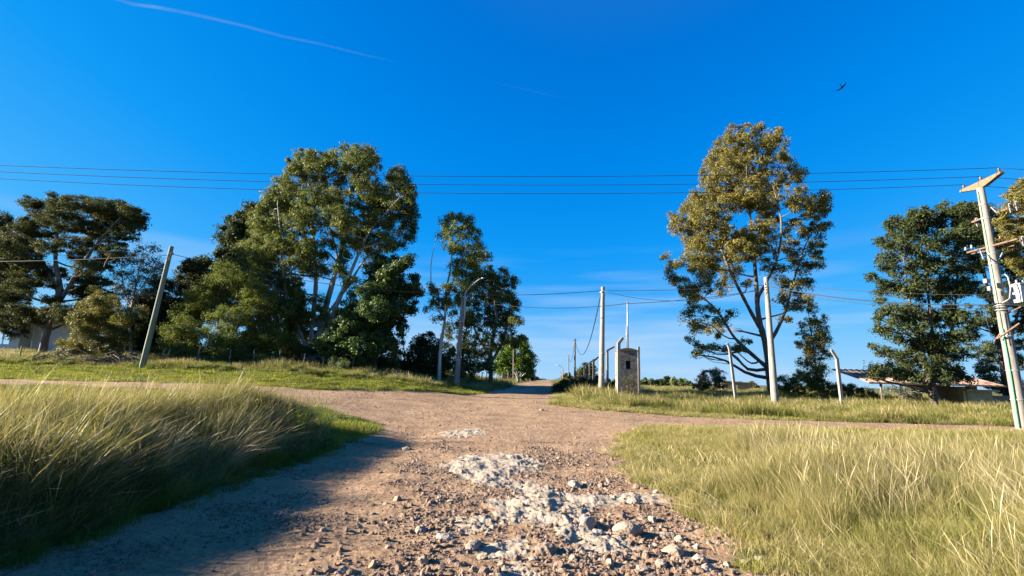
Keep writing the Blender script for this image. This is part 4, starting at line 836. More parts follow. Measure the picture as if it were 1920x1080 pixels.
for yy in (580, 600, 665): 
    c = a.lerp(b, (712 - yy) / 152); mb = MB(); mb.box(c, (.36, .36, .05)); mb.build('strap', STEEL, r)
mb = MB(); mb.tube([P(873, 562, 35.8), P(896, 566, 35.8)], .03, 6); mb.build('bracket', STEEL, r)
mb = MB(); mb.tube([P(861, 660, 35.7), P(870, 712, 35.5)], .02, 6); mb.build('stay_wire', CABLE, r)
# round pole near the booth
r = empty('concrete_pole', ground_at(1127, 33), 'tall round concrete pole just left of the stone booth', 'pole')
_, a, CP = leaning('pole_shaft', 1127, 33, 1130.5, 538, .20, .125, CONC_P, r, n=16)
for yy in (548, 663, 702):
    c = P(1128.6, yy, 33); mb = MB(); mb.tube([c - Vector((0, 0, .03)), c + Vector((0, 0, .03))], .19 if yy > 600 else .14, 16); mb.build('strap', STEEL, r)
mb = MB(); mb.box(P(1132, 664, 32.85), (.12, .1, .12)); mb.build('bolt', RUST, r)
# mid pole in front of the golden gum
r = empty('concrete_pole', ground_at(1450, 30), 'tall concrete pole standing in front of the golden gum', 'pole')
_, a, MP = leaning('pole_shaft', 1450, 30, 1436, 520, .22, .125, CONC_P, r, n=16)
insulator(P(1435, 534, 29.8), .1, PORC_B, r)
mb = MB(); c = P(1436.6, 534, 30); mb.tube([c - Vector((0, 0, .03)), c + Vector((0, 0, .03))], .15, 16); mb.build('strap', STEEL, r)
# receding thin poles and lamp down the road
for px, Y, py, rr, lab in ((1078, 70, 635, .13, 'dark thin pole at the head of the row of bent posts'), (1066, 105, 665, .12, 'second thin pole down the road, carrying the slack wire'), (963, 62, 648, .09, 'thin pole in front of the bright green tree'), (1052, 160, 696, .12, 'tiny far pole beside the small lamp')):
    r = empty('utility_pole', ground_at(px, Y), lab, 'pole', 'thin poles along the far road'); _, a, b = leaning('pole_shaft', px, Y, px, py, rr, rr * .8, WOOD_D if px == 1078 else WOOD_G, r)
    if px == 1078: RP = b
    if px == 1066: RP2 = b
    mb = MB(); mb.box(b - Vector((0, 0, .25)), (.5, .08, .08)); mb.build('cross_arm', WOOD_G, r)
r = empty('street_lamp', ground_at(1055, 100), 'small far street lamp with curved arm beside the road', 'street lamp'); leaning('lamp_post', 1055, 100, 1055, 690, .14, .1, CONC, r)
mb = MB(); mb.tube([P(1055, 692, 100), P(1054, 689, 100), P(1049, 685.5, 100), P(1042, 683.5, 100)], .06, 6); mb.build('lamp_arm', CONC_P, r, smooth=True)
# stone booth with its mast
Yb = 31.0; b0 = ground_at(1178, Yb); m_ = Yb / F
r = empty('stone_booth', b0, 'narrow stained masonry booth with a dark square opening under a thin arched cap', 'booth')
W2, Hh = 17.2 * m_, P(1178, 658, Yb).z; D2 = .55
mb = MB(); z0 = b0.z - .2; op = (P(1180, 676.5, Yb).z, P(1180, 692, Yb).z); ox0, ox1 = P(1173.5, 680, Yb).x, P(1182.5, 680, Yb).x; X0, X1 = b0.x - W2, b0.x + W2
yf, yb = Yb - .0, Yb + 1.1
for (xa, xb, za, zb, ya, yb_) in ((X0, ox0, z0, Hh, yf, yf + .25), (ox1, X1, z0, Hh, yf, yf + .25), (ox0, ox1, z0, op[1], yf, yf + .25), (ox0, ox1, op[0], Hh, yf, yf + .25), (X0, X0 + .2, z0, Hh, yf + .25, yb), (X1 - .2, X1, z0, Hh, yf + .25, yb), (X0 + .2, X1 - .2, z0, Hh, yb - .2, yb)):
    mb.box(((xa + xb) / 2, (ya + yb_) / 2, (za + zb) / 2), (xb - xa, yb_ - ya, zb - za))
mb.build('wall', STONE_M, r)
mb = MB(); mb.box(((ox0 + ox1) / 2, yf + .28, (op[0] + op[1]) / 2), (ox1 - ox0 + .1, .05, op[0] - op[1] + .1)); mb.build('opening_shade_panel', BLACKM, r)  # black panel behind the hole, painting the darkness of the recess
prof = [(-W2 - .04, 0)] + [(-(W2 + .04) + (2 * W2 + .08) * t / 8, .05 + .13 * math.sin(math.pi * t / 8)) for t in range(9)] + [(W2 + .04, 0)]
mb = MB(); mb.prism(prof, -.06, 1.16, Matrix.Translation((b0.x, Yb, Hh))); mb.build('roof', CONC_B, r)
r = empty('service_mast', (b0.x - .1, Yb + .5, Hh), 'thin pale steel service mast rising from the top of the stone booth', 'mast')
mt0 = P(1177.5, 656, Yb + .5); mt1 = P(1176.5, 568, Yb + .5)
mb = MB(); mb.tube([mt0 - Vector((0, 0, .1)), mt1], .045, 8); mb.build('mast_tube', STEEL, r, smooth=True)
mb = MB(); mb.tube([P(1174.5, 656, Yb + .45), P(1174.5, 609, Yb + .45)], .025, 8); mb.build('side_tube', STEEL, r, smooth=True)
mb = MB(); mb.tube([P(1171, 630, Yb + .45), P(1177, 630, Yb + .45)], .02, 6); mb.build('clamp', RUST, r)
insulator(P(1176.3, 569, Yb + .5), .12, PORC_B, r)
# bent concrete fence posts
def bent_post(px, Y, pyb, tipx, tipy, lab, w_=.13, mat=CONC, group=None, name='bent_fence_post', tipY=None, pxb=None):
    a = ground_at(px, Y); e = P(pxb or px, pyb, Y); t = P(tipx, tipy, tipY or Y); mb = MB()
    def ring(p, d, w0):
        d = d.normalized(); Xn = Vector((1, 0, 0)); 
        if abs(d.dot(Xn)) > .9: Xn = Vector((0, 1, 0))
        Yn = Vector((0, 1, 0)); Yn = (Yn - d * Yn.dot(d)).normalized(); Xn = Yn.cross(d).normalized()
        return [p + Xn * sx_ * w0 / 2 + Yn * sy_ * w0 / 2 for sx_, sy_ in ((-1, -1), (1, -1), (1, 1), (-1, 1))]
    V = ring(a - Vector((0, 0, .2)), e - a, w_ * 1.1) + ring(e, ((e - a).normalized() + (t - e).normalized()), w_ * 1.05) + ring(t, t - e, w_ * .8)
    Fc = [(3, 2, 1, 0), (8, 9, 10, 11)] + [(k * 4 + i, k * 4 + (i + 1) % 4, k * 4 + 4 + (i + 1) % 4, k * 4 + 4 + i) for k in range(2) for i in range(4)]
    mb.add(V, Fc); o = mb.build(name, mat, bevel=.012); return tag(o, lab, 'fence post', group)
gp_ = 'bent concrete posts of the old fence'
bent_post(1160, 30.6, 644, 1168, 633, 'grey bent-topped concrete post touching the left side of the stone booth', .19, CONC, gp_)
bent_post(1139, 35, 657, 1152, 650, 'dark bent-topped post between the round pole and the stone booth', .14, WOOD_G, gp_, name='bent_fence_post')
o = MB(); a = ground_at(1197.5, 31); taper(o, a - Vector((0, 0, .2)), P(1197.5, 650, 31), .14, .12); tag(o.build('fence_post', WOOD_G, bevel=.01), 'straight dark post against the right side of the stone booth', 'fence post')
bent_post(1378, 34, 655, 1364, 643, 'pale bent-topped post left of the golden gum trunk', .15, CONC, gp_, pxb=1368)
bent_post(1574, 31, 673, 1558, 655, 'pale bent-topped post right of the young gum', .16, CONC, gp_, pxb=1569)
v0 = 1049.0
rf = empty('post_fence', ground_at(1113, 55), 'row of dark bent-topped concrete posts receding along the right of the far road', 'fence')
first = True
for k in range(12):
    Y = 54 + k * 6.5; px = v0 + (1113 - v0) * 54 / Y * 1.0; hz = 711.5 + (px - 960) * .026
    a = ground_at(px, Y); zt = a.z + 2.75; d_ = (hz - (zt - 1.6) * F / Y)
    o = bent_post(px, Y, d_, px + 9 * 54 / Y, d_ - 8 * 54 / Y, None, .2, WOOD_D); o.name = 'post'
    for kk in ('label', 'category', 'group'):
        if kk in o: del o[kk]
    o.parent = rf; o.matrix_parent_inverse = Matrix.Translation(-Vector(rf.location))
for zz in (1.0, 1.9, 2.6):
    p1 = ground_at(v0 + 64, 54); p2 = ground_at(v0 + 64 * 54 / 125.5, 125.5); mb = MB(); mb.tube([p1 + Vector((0, 0, zz)), p2 + Vector((0, 0, zz))], .02, 4)
    mb.build('fence_wire', CABLE, rf)
# wire fence on the left bank
lf = empty('wire_fence', ground_at(428, 34), 'sagging wire fence of thin weathered sticks along the left bank', 'fence')
pp = []
for px, Y, h, ln in ((-60,33,1.0,0),(30,33,1.0,.02),(120,33,1.0,.03),(215,33,1.15,.35),(248,33,.9,.1),(294,33,1.1,.3),(305,33,1.0,.25),(365,33.5,1.0,.1),(427,34,1.15,0),(473,34,1.15,-.04),(520,34.5,1.1,.03),(566,34.5,1.0,.1),(604,34.5,.9,0),(660,34.5,1,0)):
    a = ground_at(px, Y); b = a + Vector((h * ln, 0, h)); mb = MB(); mb.tube([a - Vector((0, 0, .1)), a.lerp(b, .5) + Vector((.02, 0, 0)), b], [.045, .04, .035], 6); mb.build('post', WOOD_G, lf, smooth=True); pp.append((a, b))
for t in (.4, .65, .9):
    mb = MB(); mb.tube([a.lerp(b, t) for a, b in pp], .009, 4); mb.build('fence_wire', CABLE, lf)
# small fence posts on the far left verge of the road
vf = empty('stick_fence', ground_at(945, 52), 'low fence of thin sticks under the bright green tree', 'fence')
for i, px in enumerate((903, 912, 921, 931, 941, 952, 968, 976)):
    Y = 44 + i * 2.2; a = ground_at(px, Y); mb = MB(); mb.tube([a - Vector((0, 0, .1)), a + Vector((.05, 0, 1.2))], [.05, .04], 6); mb.build('post', WOOD_G, vf)
bwl = empty('brick_wall', ground_at(952, 60), 'short low red brick wall under the bright green tree', 'wall')
a = ground_at(942, 60); b = ground_at(960, 60); mb = MB(); mb.box(((a.x + b.x) / 2, 60, a.z + .35), (b.x - a.x, .3, .95)); mb.build('wall_panel', noisy('red_brick', (.30, .12, .07), (.45, .2, .13), 14, .9, .5, 40), bwl)
mb = MB(); mb.box(((a.x + b.x) / 2, 60, a.z + .86), (b.x - a.x + .1, .4, .07)); mb.build('coping', CONC, bwl)
# pale agave by that wall
AG = leafmat('pale_agave_leaves', [(0, (.3, .33, .27)), (1, (.45, .47, .4))], .1, .3)
q = ground_at(971, 57); ag = blades('agave', 22, .15, 1.5, .17, AG, (0, 0), .9, 4, seed=9); COL.objects.link(ag); ag.location = q; tag(ag, 'pale spiky agave plant beside the low brick wall', 'agave')

# wires: three bare conductors at the height of the concrete cross arm
PY = 22.0
base = ground_at(1903, PY)
top = P(1838, 352, PY)
pole = empty('transformer_pole', base, 'heavy round concrete pole with a cross arm, insulators and a transformer, at the right edge', 'utility pole')
a = base - Vector((0, 0, .3)); mb = MB(); mb.tube([a.lerp(top, i / 8) for i in range(9)], [.245 - .10 * i / 8 for i in range(9)], 20); mb.build('pole_shaft', CONC, pole, smooth=True, bevel=.01)
axis = (top - a).normalized()
def on(py):                                # point on the pole axis at picture row py
    t = (790 - py) / (790 - 352); return base.lerp(top, t)
# cross arm runs along Y
A0 = P(1803, 361, PY + 1.25); A1 = P(1880, 325, PY - .95)
mid = top + axis * .12
arm_d = (A1 - A0).normalized(); upv = (Vector((0, 0, 1)) - arm_d * arm_d.z).normalized(); sdv = arm_d.cross(upv)
L_ = (A1 - A0).length; V = []
cen = A0.lerp(A1, .5)
for t, hb, ht in ((0, .0, .10), (.06, -.02, .11), (.38, -.22, .10), (.62, -.22, .10), (.94, -.02, .11), (1, .0, .10)):
    for s_, h_ in ((-1, hb), (1, hb), (1, ht), (-1, ht)): V.append(A0.lerp(A1, t) + sdv * .10 * s_ + upv * h_)
Fc = [(3, 2, 1, 0), (20, 21, 22, 23)] + [(k * 4 + i, k * 4 + (i + 1) % 4, k * 4 + 4 + (i + 1) % 4, k * 4 + 4 + i) for k in range(5) for i in range(4)]
MB().add(V, Fc).build('cross_arm', CONC_B, pole, bevel=.012)
ins = []
for t in (.07, .5, .93):
    c = A0.lerp(A1, t) + upv * .10; insulator(c, .15, PORC_B, pole); ins.append(c + upv * .24)
for yy in (385, 412, 480, 498, 630, 690, 740):
    c = on(yy); rr = .16 + .105 * (yy - 352) / 438 + .008; mb = MB(); mb.tube([c - axis * .018, c + axis * .018], rr, 20); mb.build('strap', STEEL, pole)
def rusty(p, q, w_=.07, mat=RUST, name='bracket'):
    mb = MB(); taper(mb, Vector(p), Vector(q), w_, w_); return mb.build(name, mat, pole, bevel=.006)
# upper fuse brackets
c = on(404); p1 = P(1822, 417, PY + .8); p2 = P(1899, 388, PY - .7); rusty(p1, p2, .08)
def fuse(c):
    c = Vector(c); mb = MB()
    mb.tube([c + Vector((0, 0, .22)), c + Vector((0, 0, .14)), c + Vector((0, 0, .1)), c + Vector((0, 0, .02))], [.05, .09, .05, .05], 8)
    mb.tube([c + Vector((.02, 0, -.02)), c + Vector((.02, 0, -.1)), c + Vector((.02, 0, -.14)), c + Vector((.02, 0, -.22))], [.05, .09, .05, .05], 8); o = mb.build('fuse_insulator', PORC, pole, smooth=True)
    mb = MB(); mb.tube([c + Vector((-.14, -.05, .2)), c + Vector((-.17, -.05, 0)), c + Vector((-.12, -.05, -.2))], .022, 6); mb.build('fuse_tube', PORC_B, pole, smooth=True)
fuse(P(1832, 417, PY + .75)); fuse(P(1894, 390, PY - .65)); fuse(P(1906, 386, PY - .75)); fuse(P(1918, 452, PY - .9))
# lower rusty double arm with pin insulators
rusty(P(1813, 474, PY + .7), P(1908, 448, PY - .9), .08); rusty(P(1822, 476, PY + .9), P(1902, 460, PY - .6), .05)
for px, py, dy in ((1811, 470, .7), (1822, 466, .6), (1876, 449, -.4)): insulator(P(px, py, PY + dy), .11, PORC_B if px > 1850 else PORC, pole)
rusty(P(1838, 470, PY + .1), P(1844, 486, PY - .25), .04, STEEL, 'brace'); rusty(P(1880, 474, PY - .4), P(1876, 482, PY - .4), .05, PORC, 'brace')
rusty(P(1868, 398, PY - .35), P(1858, 388, PY - .25), .04, STEEL, 'brace')
# small meter box, cable bundle, conduit
mb = MB(); mb.box(P(1850, 527, PY - .2), (.2, .16, .2)); mb.build('switch_box', PORC, pole, bevel=.02)
mb = MB(); mb.box(P(1856, 541, PY - .25), (.14, .14, .2)); mb.build('switch_box', PORC, pole, bevel=.02)
mb = MB(); off = Vector((-.20, -.17, 0))
mb.tube([on(788) + Vector((-.265, -.12, 0)), on(700) + Vector((-.24, -.12, 0)), on(618) + Vector((-.22, -.1, 0))], .026, 8); mb.build('conduit', GREEN_P, pole, smooth=True)
mb = MB(); mb.tube([on(620) + Vector((-.21, -.09, 0)), on(480) + Vector((-.19, -.05, 0)), on(360) + Vector((-.17, -.03, 0))], .012, 6); mb.build('earth_wire', GREEN_P, pole, smooth=True)
for k in range(5):
    c = on(572 + k * 3.5); rr = .235 + .012 * (k % 3); g = np.random.default_rng(k)
    tl = Vector((g.uniform(-.15, .15), g.uniform(-.15, .15), 1)).normalized(); X_ = tl.orthogonal().normalized(); Y_ = tl.cross(X_)
    mb = MB(); mb.tube([c + (X_ * math.cos(t * math.pi / 8) + Y_ * math.sin(t * math.pi / 8)) * rr for t in range(17)], .016, 5, False); mb.build('cable_loop', STEEL if k % 2 else CABLE, pole, smooth=True)
mb = MB(); mb.tube([on(522) + Vector((.1, -.3, .05)), P(1890, 520, PY - .4), P(1895, 540, PY - .5), P(1893, 560, PY - .5), P(1880, 568, PY - .4), on(570) + Vector((.0, -.27, 0))], .03, 8); mb.build('cable_loop', PORC, pole, smooth=True)
# transformer behind and right
tcn = P(1922, 552, PY - .25); tr_ = MB(); tr_.box(tcn, (.95, .6, .78)); tb = tr_.build('transformer', TGREY, pole, bevel=.02)
for k in range(9):
    mb = MB(); mb.box(tcn + Vector((-.4 + k * .1, -.37, 0)), (.02, .14, .6)); f_ = mb.build('cooling_fin', TGREY, pole); 
    f_.parent = tb; f_.matrix_parent_inverse = Matrix.Translation(-Vector(pole.location))
mb = MB(); mb.box(tcn + Vector((0, 0, .42)), (1.05, .72, .05)); lid = mb.build('transformer_lid', WFRAME, pole, bevel=.01)
for k in range(3): insulator(tcn + Vector((-.3 + k * .3, 0, .44)), .13, PORC, pole)
rusty(P(1868, 598, PY + .5), P(1915, 575, PY - .7), .05); rusty(P(1870, 635, PY), P(1912, 606, PY - .9), .06); rusty(P(1864, 640, PY + .4), P(1880, 620, PY + .1), .05)
rusty(on(572) + Vector((0, .1, 0)), P(1945, 572, PY - .2), .10, TGREY, 'transformer_shelf')
mb = MB(); mb.tube([P(1852, 575, PY - .2), P(1850, 600, PY - .2), P(1858, 630, PY - .2), P(1872, 640, PY - .2)], .012, 5); mb.build('loose_cable', CABLE, pole, smooth=True)
# conductors, left end beyond the frame
for k, (yl, nm) in enumerate(((335, 'lowest of the three bare wires crossing the whole sky'), (322, 'middle of the three bare wires crossing the whole sky'), (310, 'highest of the three bare wires crossing the whole sky'))):
    e = ins[k]; q = P(0, yl, PY + (1.1, .1, -.9)[k]); md = P(960, (363, 346.5, 330)[k], PY + (1.1, .1, -.9)[k])
    # parabola through the three points, carried on to x = -34
    xs = np.array([q.x, md.x, e.x]); zs = np.array([q.z, md.z, e.z]); co = np.polyfit(xs, zs, 2); mb = MB()
    X_ = np.linspace(-34, e.x, 60); Yl = q.y + (e.y - q.y) * 0
    pts = [Vector((float(xx), e.y + (q.y - e.y) * float((e.x - xx) / (e.x - q.x)), float(np.polyval(co, xx)))) for xx in X_]
    pts[-1] = e; mb.tube(pts, .0125, 5); tag(mb.build('overhead_wire', CABLE, smooth=True), nm, 'wire', 'three bare wires over the crossing')
    e2 = e + Vector((30, (1.1, .1, -.9)[k] * .0, .4)); wire(('short far', 'short middle', 'short near')[k] + ' continuation of the bare wires right of the cross arm', e, e2, .5, .0125, group='wires right of the transformer pole')
W_ = wire
W_('cable from beyond the left edge to the top of the leaning timber pole', P(-120, 490, 32), P(319, 478, 29.8), .15, .016)
W_('long sagging cable from the leaning pole to the round pole by the booth', P(325, 477, 29.9), P(1128, 545, 32.85), 1.15, .018)
W_('upper cable from the round pole to the mid pole in front of the golden gum', P(1131, 545, 32.85), P(1436, 534, 29.8), .12, .018)
W_('slack lower cable dropping from the round pole towards the mid pole', P(1132, 546, 32.8), P(1437, 538, 29.8), .75, .014)
W_('cable from the street lamp to the booth mast', P(878, 563, 35.8), P(1176.5, 569, Yb + .5), .42, .018)
W_('cable from the booth mast to the mid pole', P(1176.5, 569, Yb + .5), P(1437, 542, 29.8), .15, .018)
W_('thick black cable bundle from the mid pole to the transformer pole', P(1438, 536, 29.8), on(574) + Vector((-.22, 0, 0)), .35, .026)
W_('thin upper cable from the mid pole to the transformer pole', P(1438, 529, 29.8), on(556) + Vector((-.22, 0, 0)), .2, .009)
W_('thin lower cable under the black bundle on the right', P(1438, 540, 29.8), on(580) + Vector((-.22, 0, 0)), .4, .009)
W_('cable bundle leaving the transformer pole to the right', on(576), on(576) + Vector((25, -3, .5)), .4, .03)
W_('steeply sagging wire from the round pole to the thin pole down the road', P(1127, 549, 33), RP, 3.1, .03)
W_('far slack wire between the two thin poles down the road', RP, RP2, 2.3, .03)

# ------------------------------------------------------------------ buildings
# white house behind the pines on the left
YH = 46.0
def wx(px): return P(px, 640, YH).x
hz0 = float(H(wx(100), YH)) - .6
top1 = P(60, 582, YH).z
hs_ = empty('white_house', (wx(90), YH, hz0), 'low white rendered house half hidden behind the pines on the left', 'house')
def wall(x0, x1, z0, z1, holes, y, th, mat, parent, name='wall'):
    xs = sorted({x0, x1} | {h[0] for h in holes} | {h[1] for h in holes}); zs = sorted({z0, z1} | {h[2] for h in holes} | {h[3] for h in holes}); mb = MB()
    for i in range(len(xs) - 1):
        for j in range(len(zs) - 1):
            cx_, cz_ = (xs[i] + xs[i + 1]) / 2, (zs[j] + zs[j + 1]) / 2
            if not any(h[0] < cx_ < h[1] and h[2] < cz_ < h[3] for h in holes): mb.box((cx_, y + th / 2, cz_), (xs[i + 1] - xs[i], th, zs[j + 1] - zs[j]))
    return mb.build(name, mat, parent)
def zz(py): return P(60, py, YH).z
win = (wx(-12), wx(17), zz(648), zz(616))
wall(wx(-90), wx(36), hz0, zz(600), [win], YH, .25, WHITEW, hs_)
wall(wx(36) , wx(212), hz0, zz(606), [(wx(150), wx(172), zz(660), zz(620))], YH + 1.2, .25, WHITEW, hs_)
mb = MB(); mb.box((wx(36) - .12, YH + .72, (hz0 + zz(600)) / 2), (.24, .95, zz(600) - hz0)); mb.build('wall', WHITEW, hs_)
mb = MB(); mb.box((wx(205), YH + 3.8, (hz0 + zz(606)) / 2), (.25, 4.9, zz(606) - hz0)); mb.build('wall', WHITEW, hs_)
def window(x0, x1, z0, z1, y, parent, cols=2):
    mb = MB(); t = .07
    mb.box(((x0 + x1) / 2, y, z0 + t / 2), (x1 - x0, .08, t)); mb.box(((x0 + x1) / 2, y, z1 - t / 2), (x1 - x0, .08, t))
    for k in range(cols + 1):
        xx = x0 + t / 2 + (x1 - x0 - t) * k / cols; mb.box((xx, y, (z0 + z1) / 2), (t, .075, z1 - z0 - 2 * t))
    f_ = mb.build('window', WFRAME, parent); mb = MB(); mb.box(((x0 + x1) / 2, y + .02, (z0 + z1) / 2), (x1 - x0 - .02, .01, z1 - z0 - .02)); g_ = mb.build('pane', GLASSM, parent); g_.parent = f_; g_.matrix_parent_inverse = Matrix.Translation(-Vector(parent.location))
window(*win, YH + .12, hs_); window(wx(150), wx(172), zz(660), zz(620), YH + 1.32, hs_)
rx0, rx1 = wx(-95), wx(222); rz = zz(601)
mb = MB(); mb.prism([(0, 0), (3.6, 1.0), (7.2, 0), (7.2, .12), (3.6, 1.14), (0, .12)], rx0, rx1, Matrix(((0, 1, 0, 0), (1, 0, 0, YH - .5), (0, 0, 1, rz), (0, 0, 0, 1)))); mb.build('roof', ROOFG, hs_)
# red roofed ruin on the right
YR = 35.5
def rx(px, Y=YR): return P(px, 730, Y).x
def rzz(px, py, Y=YR): return P(px, py, Y).z
gz = float(H(rx(1780), YR)) - .3
hr = empty('ruined_house', (rx(1800), YR, gz), 'low ruined house with a sagging rusty ribbed roof behind the shade tree on the right', 'house')
xa, xb, xc, xd = rx(1735), rx(1812), rx(1855), rx(1885)
zr = rzz(1800, 722)
wall(xa, xb + .1, gz, zr, [(rx(1762), rx(1778), gz + .9, zr - .6)], YR + 1.6, .25, BRICKY, hr)
wall(xb, xc, gz, rzz(1830, 733), [], YR, .3, YELW, hr)
mb = MB(); mb.box(((xb + xc) / 2, YR + .1, rzz(1830, 732)), (xc - xb + .5, .9, .12)); mb.build('ledge', YELW, hr)
wall(xc, xd, gz, rzz(1870, 742), [], YR + .1, .4, BRICKY, hr, 'rubble_wall')
mb = MB(); mb.box((rx(1838), YR + .9, (rzz(1838, 733) + zr) / 2 + .1), (.5, .4, zr - rzz(1838, 733) + .2)); mb.build('pillar', YELW, hr)
mb = MB(); mb.box((xb - .12, YR + .8, (gz + zr) / 2), (.25, 1.5, zr - gz - .2)); mb.build('wall', YELW, hr)
# ribbed roof, pitched up away from the camera: rows of standing ribs
def ribbed(name, x0, x1, y0, z0, y1, z1, mat, parent, pitch=.42):
    V = []; Fc = []; nx = int((x1 - x0) / pitch * 6)
    for j, (yy, z_) in enumerate(((y0, z0), (y1, z1))):
        for i in range(nx + 1):
            xx = x0 + (x1 - x0) * i / nx; ph = (i % 6); dz = (0, .0, .035, .05, .035, .0)[ph]
            V.append((xx, yy, z_ + dz + .05 * math.sin(xx * .9) * (1 - j)))
    n_ = nx + 1
    Fc = [(i, i + 1, n_ + i + 1, n_ + i) for i in range(nx)]
    mb = MB().add(V, Fc); o = mb.build(name, mat, parent); md_ = o.modifiers.new('thickness', 'SOLIDIFY'); md_.thickness = .04; return o
ribbed('roof', rx(1632), rx(1868), YR - .6, rzz(1760, 719.5), YR + 4.2, rzz(1760, 719.5) + .98, TIN, hr)
mb = MB(); mb.box(((rx(1630) + rx(1868)) / 2, YR - .58, rzz(1760, 719.5) - .07), (rx(1868) - rx(1630), .08, .1)); mb.build('roof_beam', WOOD_D, hr)
for px in (1664, 1700):
    mb = MB(); mb.box((rx(px), YR + .2, (gz + zr) / 2), (.12, .12, zr - gz)); mb.build('post', WOOD_G, hr)
hr.rotation_euler = (0, 0, R(-5))
g = random.Random(3)
for k in range(14):
    q = ground_at(1800 + g.uniform(0, 85), 33.6 + g.uniform(-.4, .8)); o = bpy.data.objects.new('rubble_block', rm[k % 9]); COL.objects.link(o)
    s = g.uniform(.14, .34); o.location = q + Vector((0, 0, s * .4)); o.scale = (s * 1.3, s, s * .9); o.rotation_euler = (g.uniform(-.5, .5), g.uniform(-.5, .5), g.uniform(0, 6)); tag(o, 'sandy rubble block fallen at the foot of the ruined house', 'rubble', 'rubble below the ruined house')
# low flat roofed hut behind the gum
hh_ = empty('low_hut', ground_at(1380, 60), 'low flat-roofed ochre hut seen left of the golden gum trunk', 'hut')
a = ground_at(1352, 60); b = ground_at(1410, 60); zt_ = P(1380, 718, 60).z
wall(a.x, b.x, a.z - .3, zt_, [(a.x + 1.2, a.x + 2.0, a.z + .4, zt_ - .25)], 60, .25, YELW, hh_)
mb = MB(); mb.box(((a.x + b.x) / 2, 61.5, zt_ + .08), (b.x - a.x + .4, 3.5, .14), Euler((0, .05, 0)).to_matrix()); mb.build('roof', BRICKY, hh_)
# pale rubble under the broadleaf tree and a heap of dark brush on the bank
g = random.Random(8)
for px, py, s in ((690, 702, .22), (698, 706, .3), (707, 702, .2), (684, 708, .18), (738, 700, .16), (744, 696, .14)):
    q = ground_at(px, 33.6); o = bpy.data.objects.new('boulder', rm[g.randrange(9)]); COL.objects.link(o); o.location = q + Vector((0, 0, s * .5)); o.scale = (s * 1.5, s, s * 1.2); o.rotation_euler = (0, .3, g.uniform(0, 6))
    tag(o, 'pale boulder heaped at the foot of the broadleaf tree', 'boulder', 'pale boulders under the broadleaf tree')
bp = MB(); c0 = ground_at(165, 31.8); gg = np.random.default_rng(4)
for k in range(260):
    c = c0 + Vector((gg.uniform(-3.2, 3.0), gg.uniform(-.7, .7), gg.uniform(0, .3))); d = Vector(gg.normal(size=3)) * .5; d.z *= .35; d.x *= 1.5
    bp.tube(wiggle(c - d, c + d, 3, .12, gg), [.03, .024, .018, .006], 4)
tag(bp.build('brush_heap', WOOD_D), 'long heap of dark cut branches on the left bank under the yellow-green bush', 'brush heap')

# ------------------------------------------------------------------ sky life: bird, contrail
def bird():
    c = P(1578.5, 163, 42); prof = [(-.52, .012), (-.44, .03), (-.34, .03), (-.2, .075), (0, .095), (.16, .085), (.28, .05), (.36, .055), (.42, .045), (.5, .008)]
    X = Vector((.45, .35, -.1)).normalized(); span = Vector((.62, -.2, .62)).normalized(); upn = X.cross(span).normalized()
    V = []; Fc = []; n = 10
    for x_, r_ in prof:
        for k in range(n):
            a_ = 2 * math.pi * k / n; V.append(c + X * x_ + span * math.cos(a_) * r_ + upn * math.sin(a_) * r_ * .9)
    for i in range(len(prof) - 1):
        for k in range(n): Fc.append((i * n + k, i * n + (k + 1) % n, (i + 1) * n + (k + 1) % n, (i + 1) * n + k))
    mb = MB().add(V, Fc + [tuple(range(n))[::-1], tuple(range((len(prof) - 1) * n, len(prof) * n))])
    for s in (-1, 1):                      # wings: arched, swept, with thickness
        sec = [(0.0, .16, -.14, .0), (.18, .17, -.13, .07), (.38, .13, -.13, .11), (.6, .04, -.17, .07), (.78, -.06, -.22, -.01), (.86, -.16, -.24, -.06)]
        W = []
        for t, f0, f1, hz_ in sec:
            b_ = c + span * s * t + upn * hz_ * (1 if s > 0 else .9)
            W += [b_ + X * f0 + upn * .004, b_ + X * ((f0 + f1) / 2) + upn * .03, b_ + X * f1, b_ + X * ((f0 + f1) / 2) - upn * .008]
        mb.add(W, [(3, 2, 1, 0), (20, 21, 22, 23)] + [(k * 4 + i, k * 4 + (i + 1) % 4, k * 4 + 4 + (i + 1) % 4, k * 4 + 4 + i) for k in range(5) for i in range(4)])
    T = [c - X * .44, c - X * .44]; mb.add([c - X * .4 + span * .03, c - X * .4 - span * .03, c - X * .68 - span * .11, c - X * .7 + span * .11, c - X * .42 + upn * .02], [(0, 1, 2, 3), (0, 4, 1), (1, 4, 2), (2, 4, 3), (3, 4, 0)])
    mb.v = [tuple(c + (Vector(v) - c) * .66) for v in mb.v]
    o = mb.build('bird', noisy('dark_feathers', (.015, .013, .012), (.04, .035, .03), 9, .8, .1, 40), smooth=False)
    tag(o, 'dark bird gliding with bent wings high on the right of the sky', 'bird')
bird()
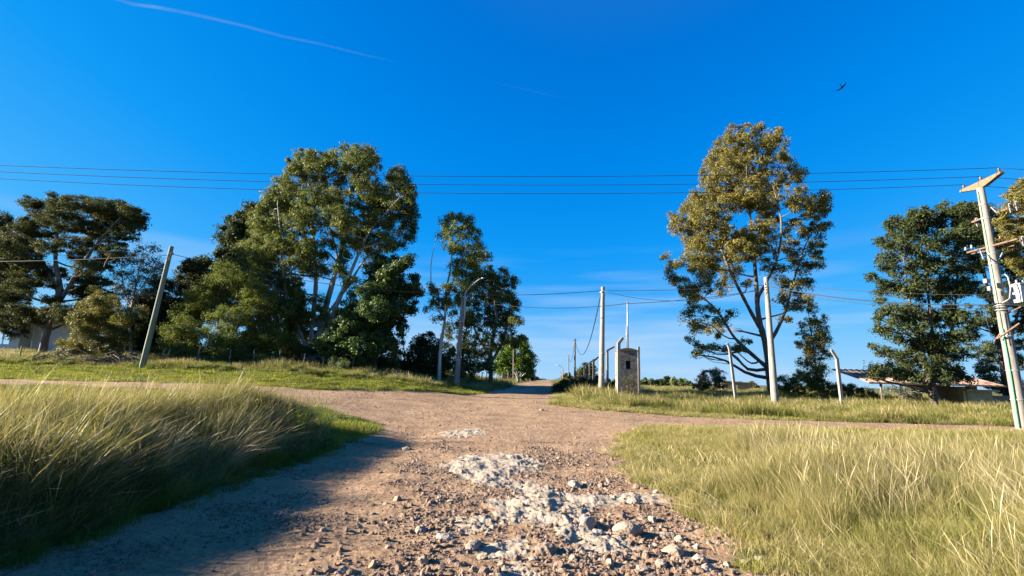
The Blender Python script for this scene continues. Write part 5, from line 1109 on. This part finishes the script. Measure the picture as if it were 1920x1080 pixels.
def vapour(name, label, pts, Y, w0, alpha):
    m, t, n, l = newmat(name)
    tc = n('ShaderNodeTexCoord'); a_ = n('ShaderNodeTexNoise'); a_.inputs['Scale'].default_value = .004; a_.inputs['Detail'].default_value = 4; l(tc.outputs['Object'], a_.inputs['Vector'])
    at = n('ShaderNodeAttribute'); at.attribute_name = 'dens'; lw = n('ShaderNodeLayerWeight'); lw.inputs[0].default_value = .5
    iv = n('ShaderNodeMath'); iv.operation = 'SUBTRACT'; iv.inputs[0].default_value = 1; l(lw.outputs['Facing'], iv.inputs[1])
    pw = n('ShaderNodeMath'); pw.operation = 'POWER'; pw.inputs[1].default_value = 1.6; l(iv.outputs[0], pw.inputs[0])
    m1 = n('ShaderNodeMath'); m1.operation = 'MULTIPLY'; l(pw.outputs[0], m1.inputs[0]); l(at.outputs['Fac'], m1.inputs[1])
    mr = n('ShaderNodeMapRange'); mr.inputs[1].default_value = .3; mr.inputs[2].default_value = .7; mr.inputs[3].default_value = .4; l(a_.outputs[0], mr.inputs[0])
    m2 = n('ShaderNodeMath'); m2.operation = 'MULTIPLY'; l(m1.outputs[0], m2.inputs[0]); l(mr.outputs[0], m2.inputs[1])
    tr = n('ShaderNodeBsdfTransparent'); df = n('ShaderNodeBsdfDiffuse'); df.inputs[0].default_value = (.9, .9, .9, 1); tl = n('ShaderNodeBsdfTranslucent'); tl.inputs[0].default_value = (.9, .9, .9, 1)
    ad = n('ShaderNodeMixShader'); l(df.outputs[0], ad.inputs[1]); l(tl.outputs[0], ad.inputs[2])
    mx = n('ShaderNodeMixShader'); l(m2.outputs[0], mx.inputs[0]); l(tr.outputs[0], mx.inputs[1]); l(ad.outputs[0], mx.inputs[2]); o_ = n('ShaderNodeOutputMaterial'); l(mx.outputs[0], o_.inputs[0])
    q = [P(x_, y_, Y) for x_, y_, _, _ in pts]; mb = MB(); ns = 16; mb.tube(q, [p[2] * w0 for p in pts], ns, False); o = mb.build('contrail', m, smooth=True)
    a2 = o.data.attributes.new('dens', 'FLOAT', 'POINT'); a2.data.foreach_set('value', np.repeat(np.array([p[3] * alpha for p in pts], np.float32), ns)); tag(o, label, 'contrail')
vapour('contrail_vapour', 'long thin white contrail slanting across the upper left sky', [(170,-20,5.5,.9),(215,-3,5,1),(250,8,4.5,.9),(290,13,4.6,1),(340,22,4.4,1),(400,35,4,.95),(460,49,3.6,.9),(530,68,3.6,.6),(600,82,3.2,.45),(680,102,2.6,.3),(750,118,2,0)], 2500, 2.3, .2)
vapour('faint_vapour', 'short faint contrail in the middle of the sky', [(920,152,2,0),(960,162,2.6,1),(1000,171,2.8,1),(1040,180,2.6,.7),(1080,188,2,0)], 2500, 2.8, .012)
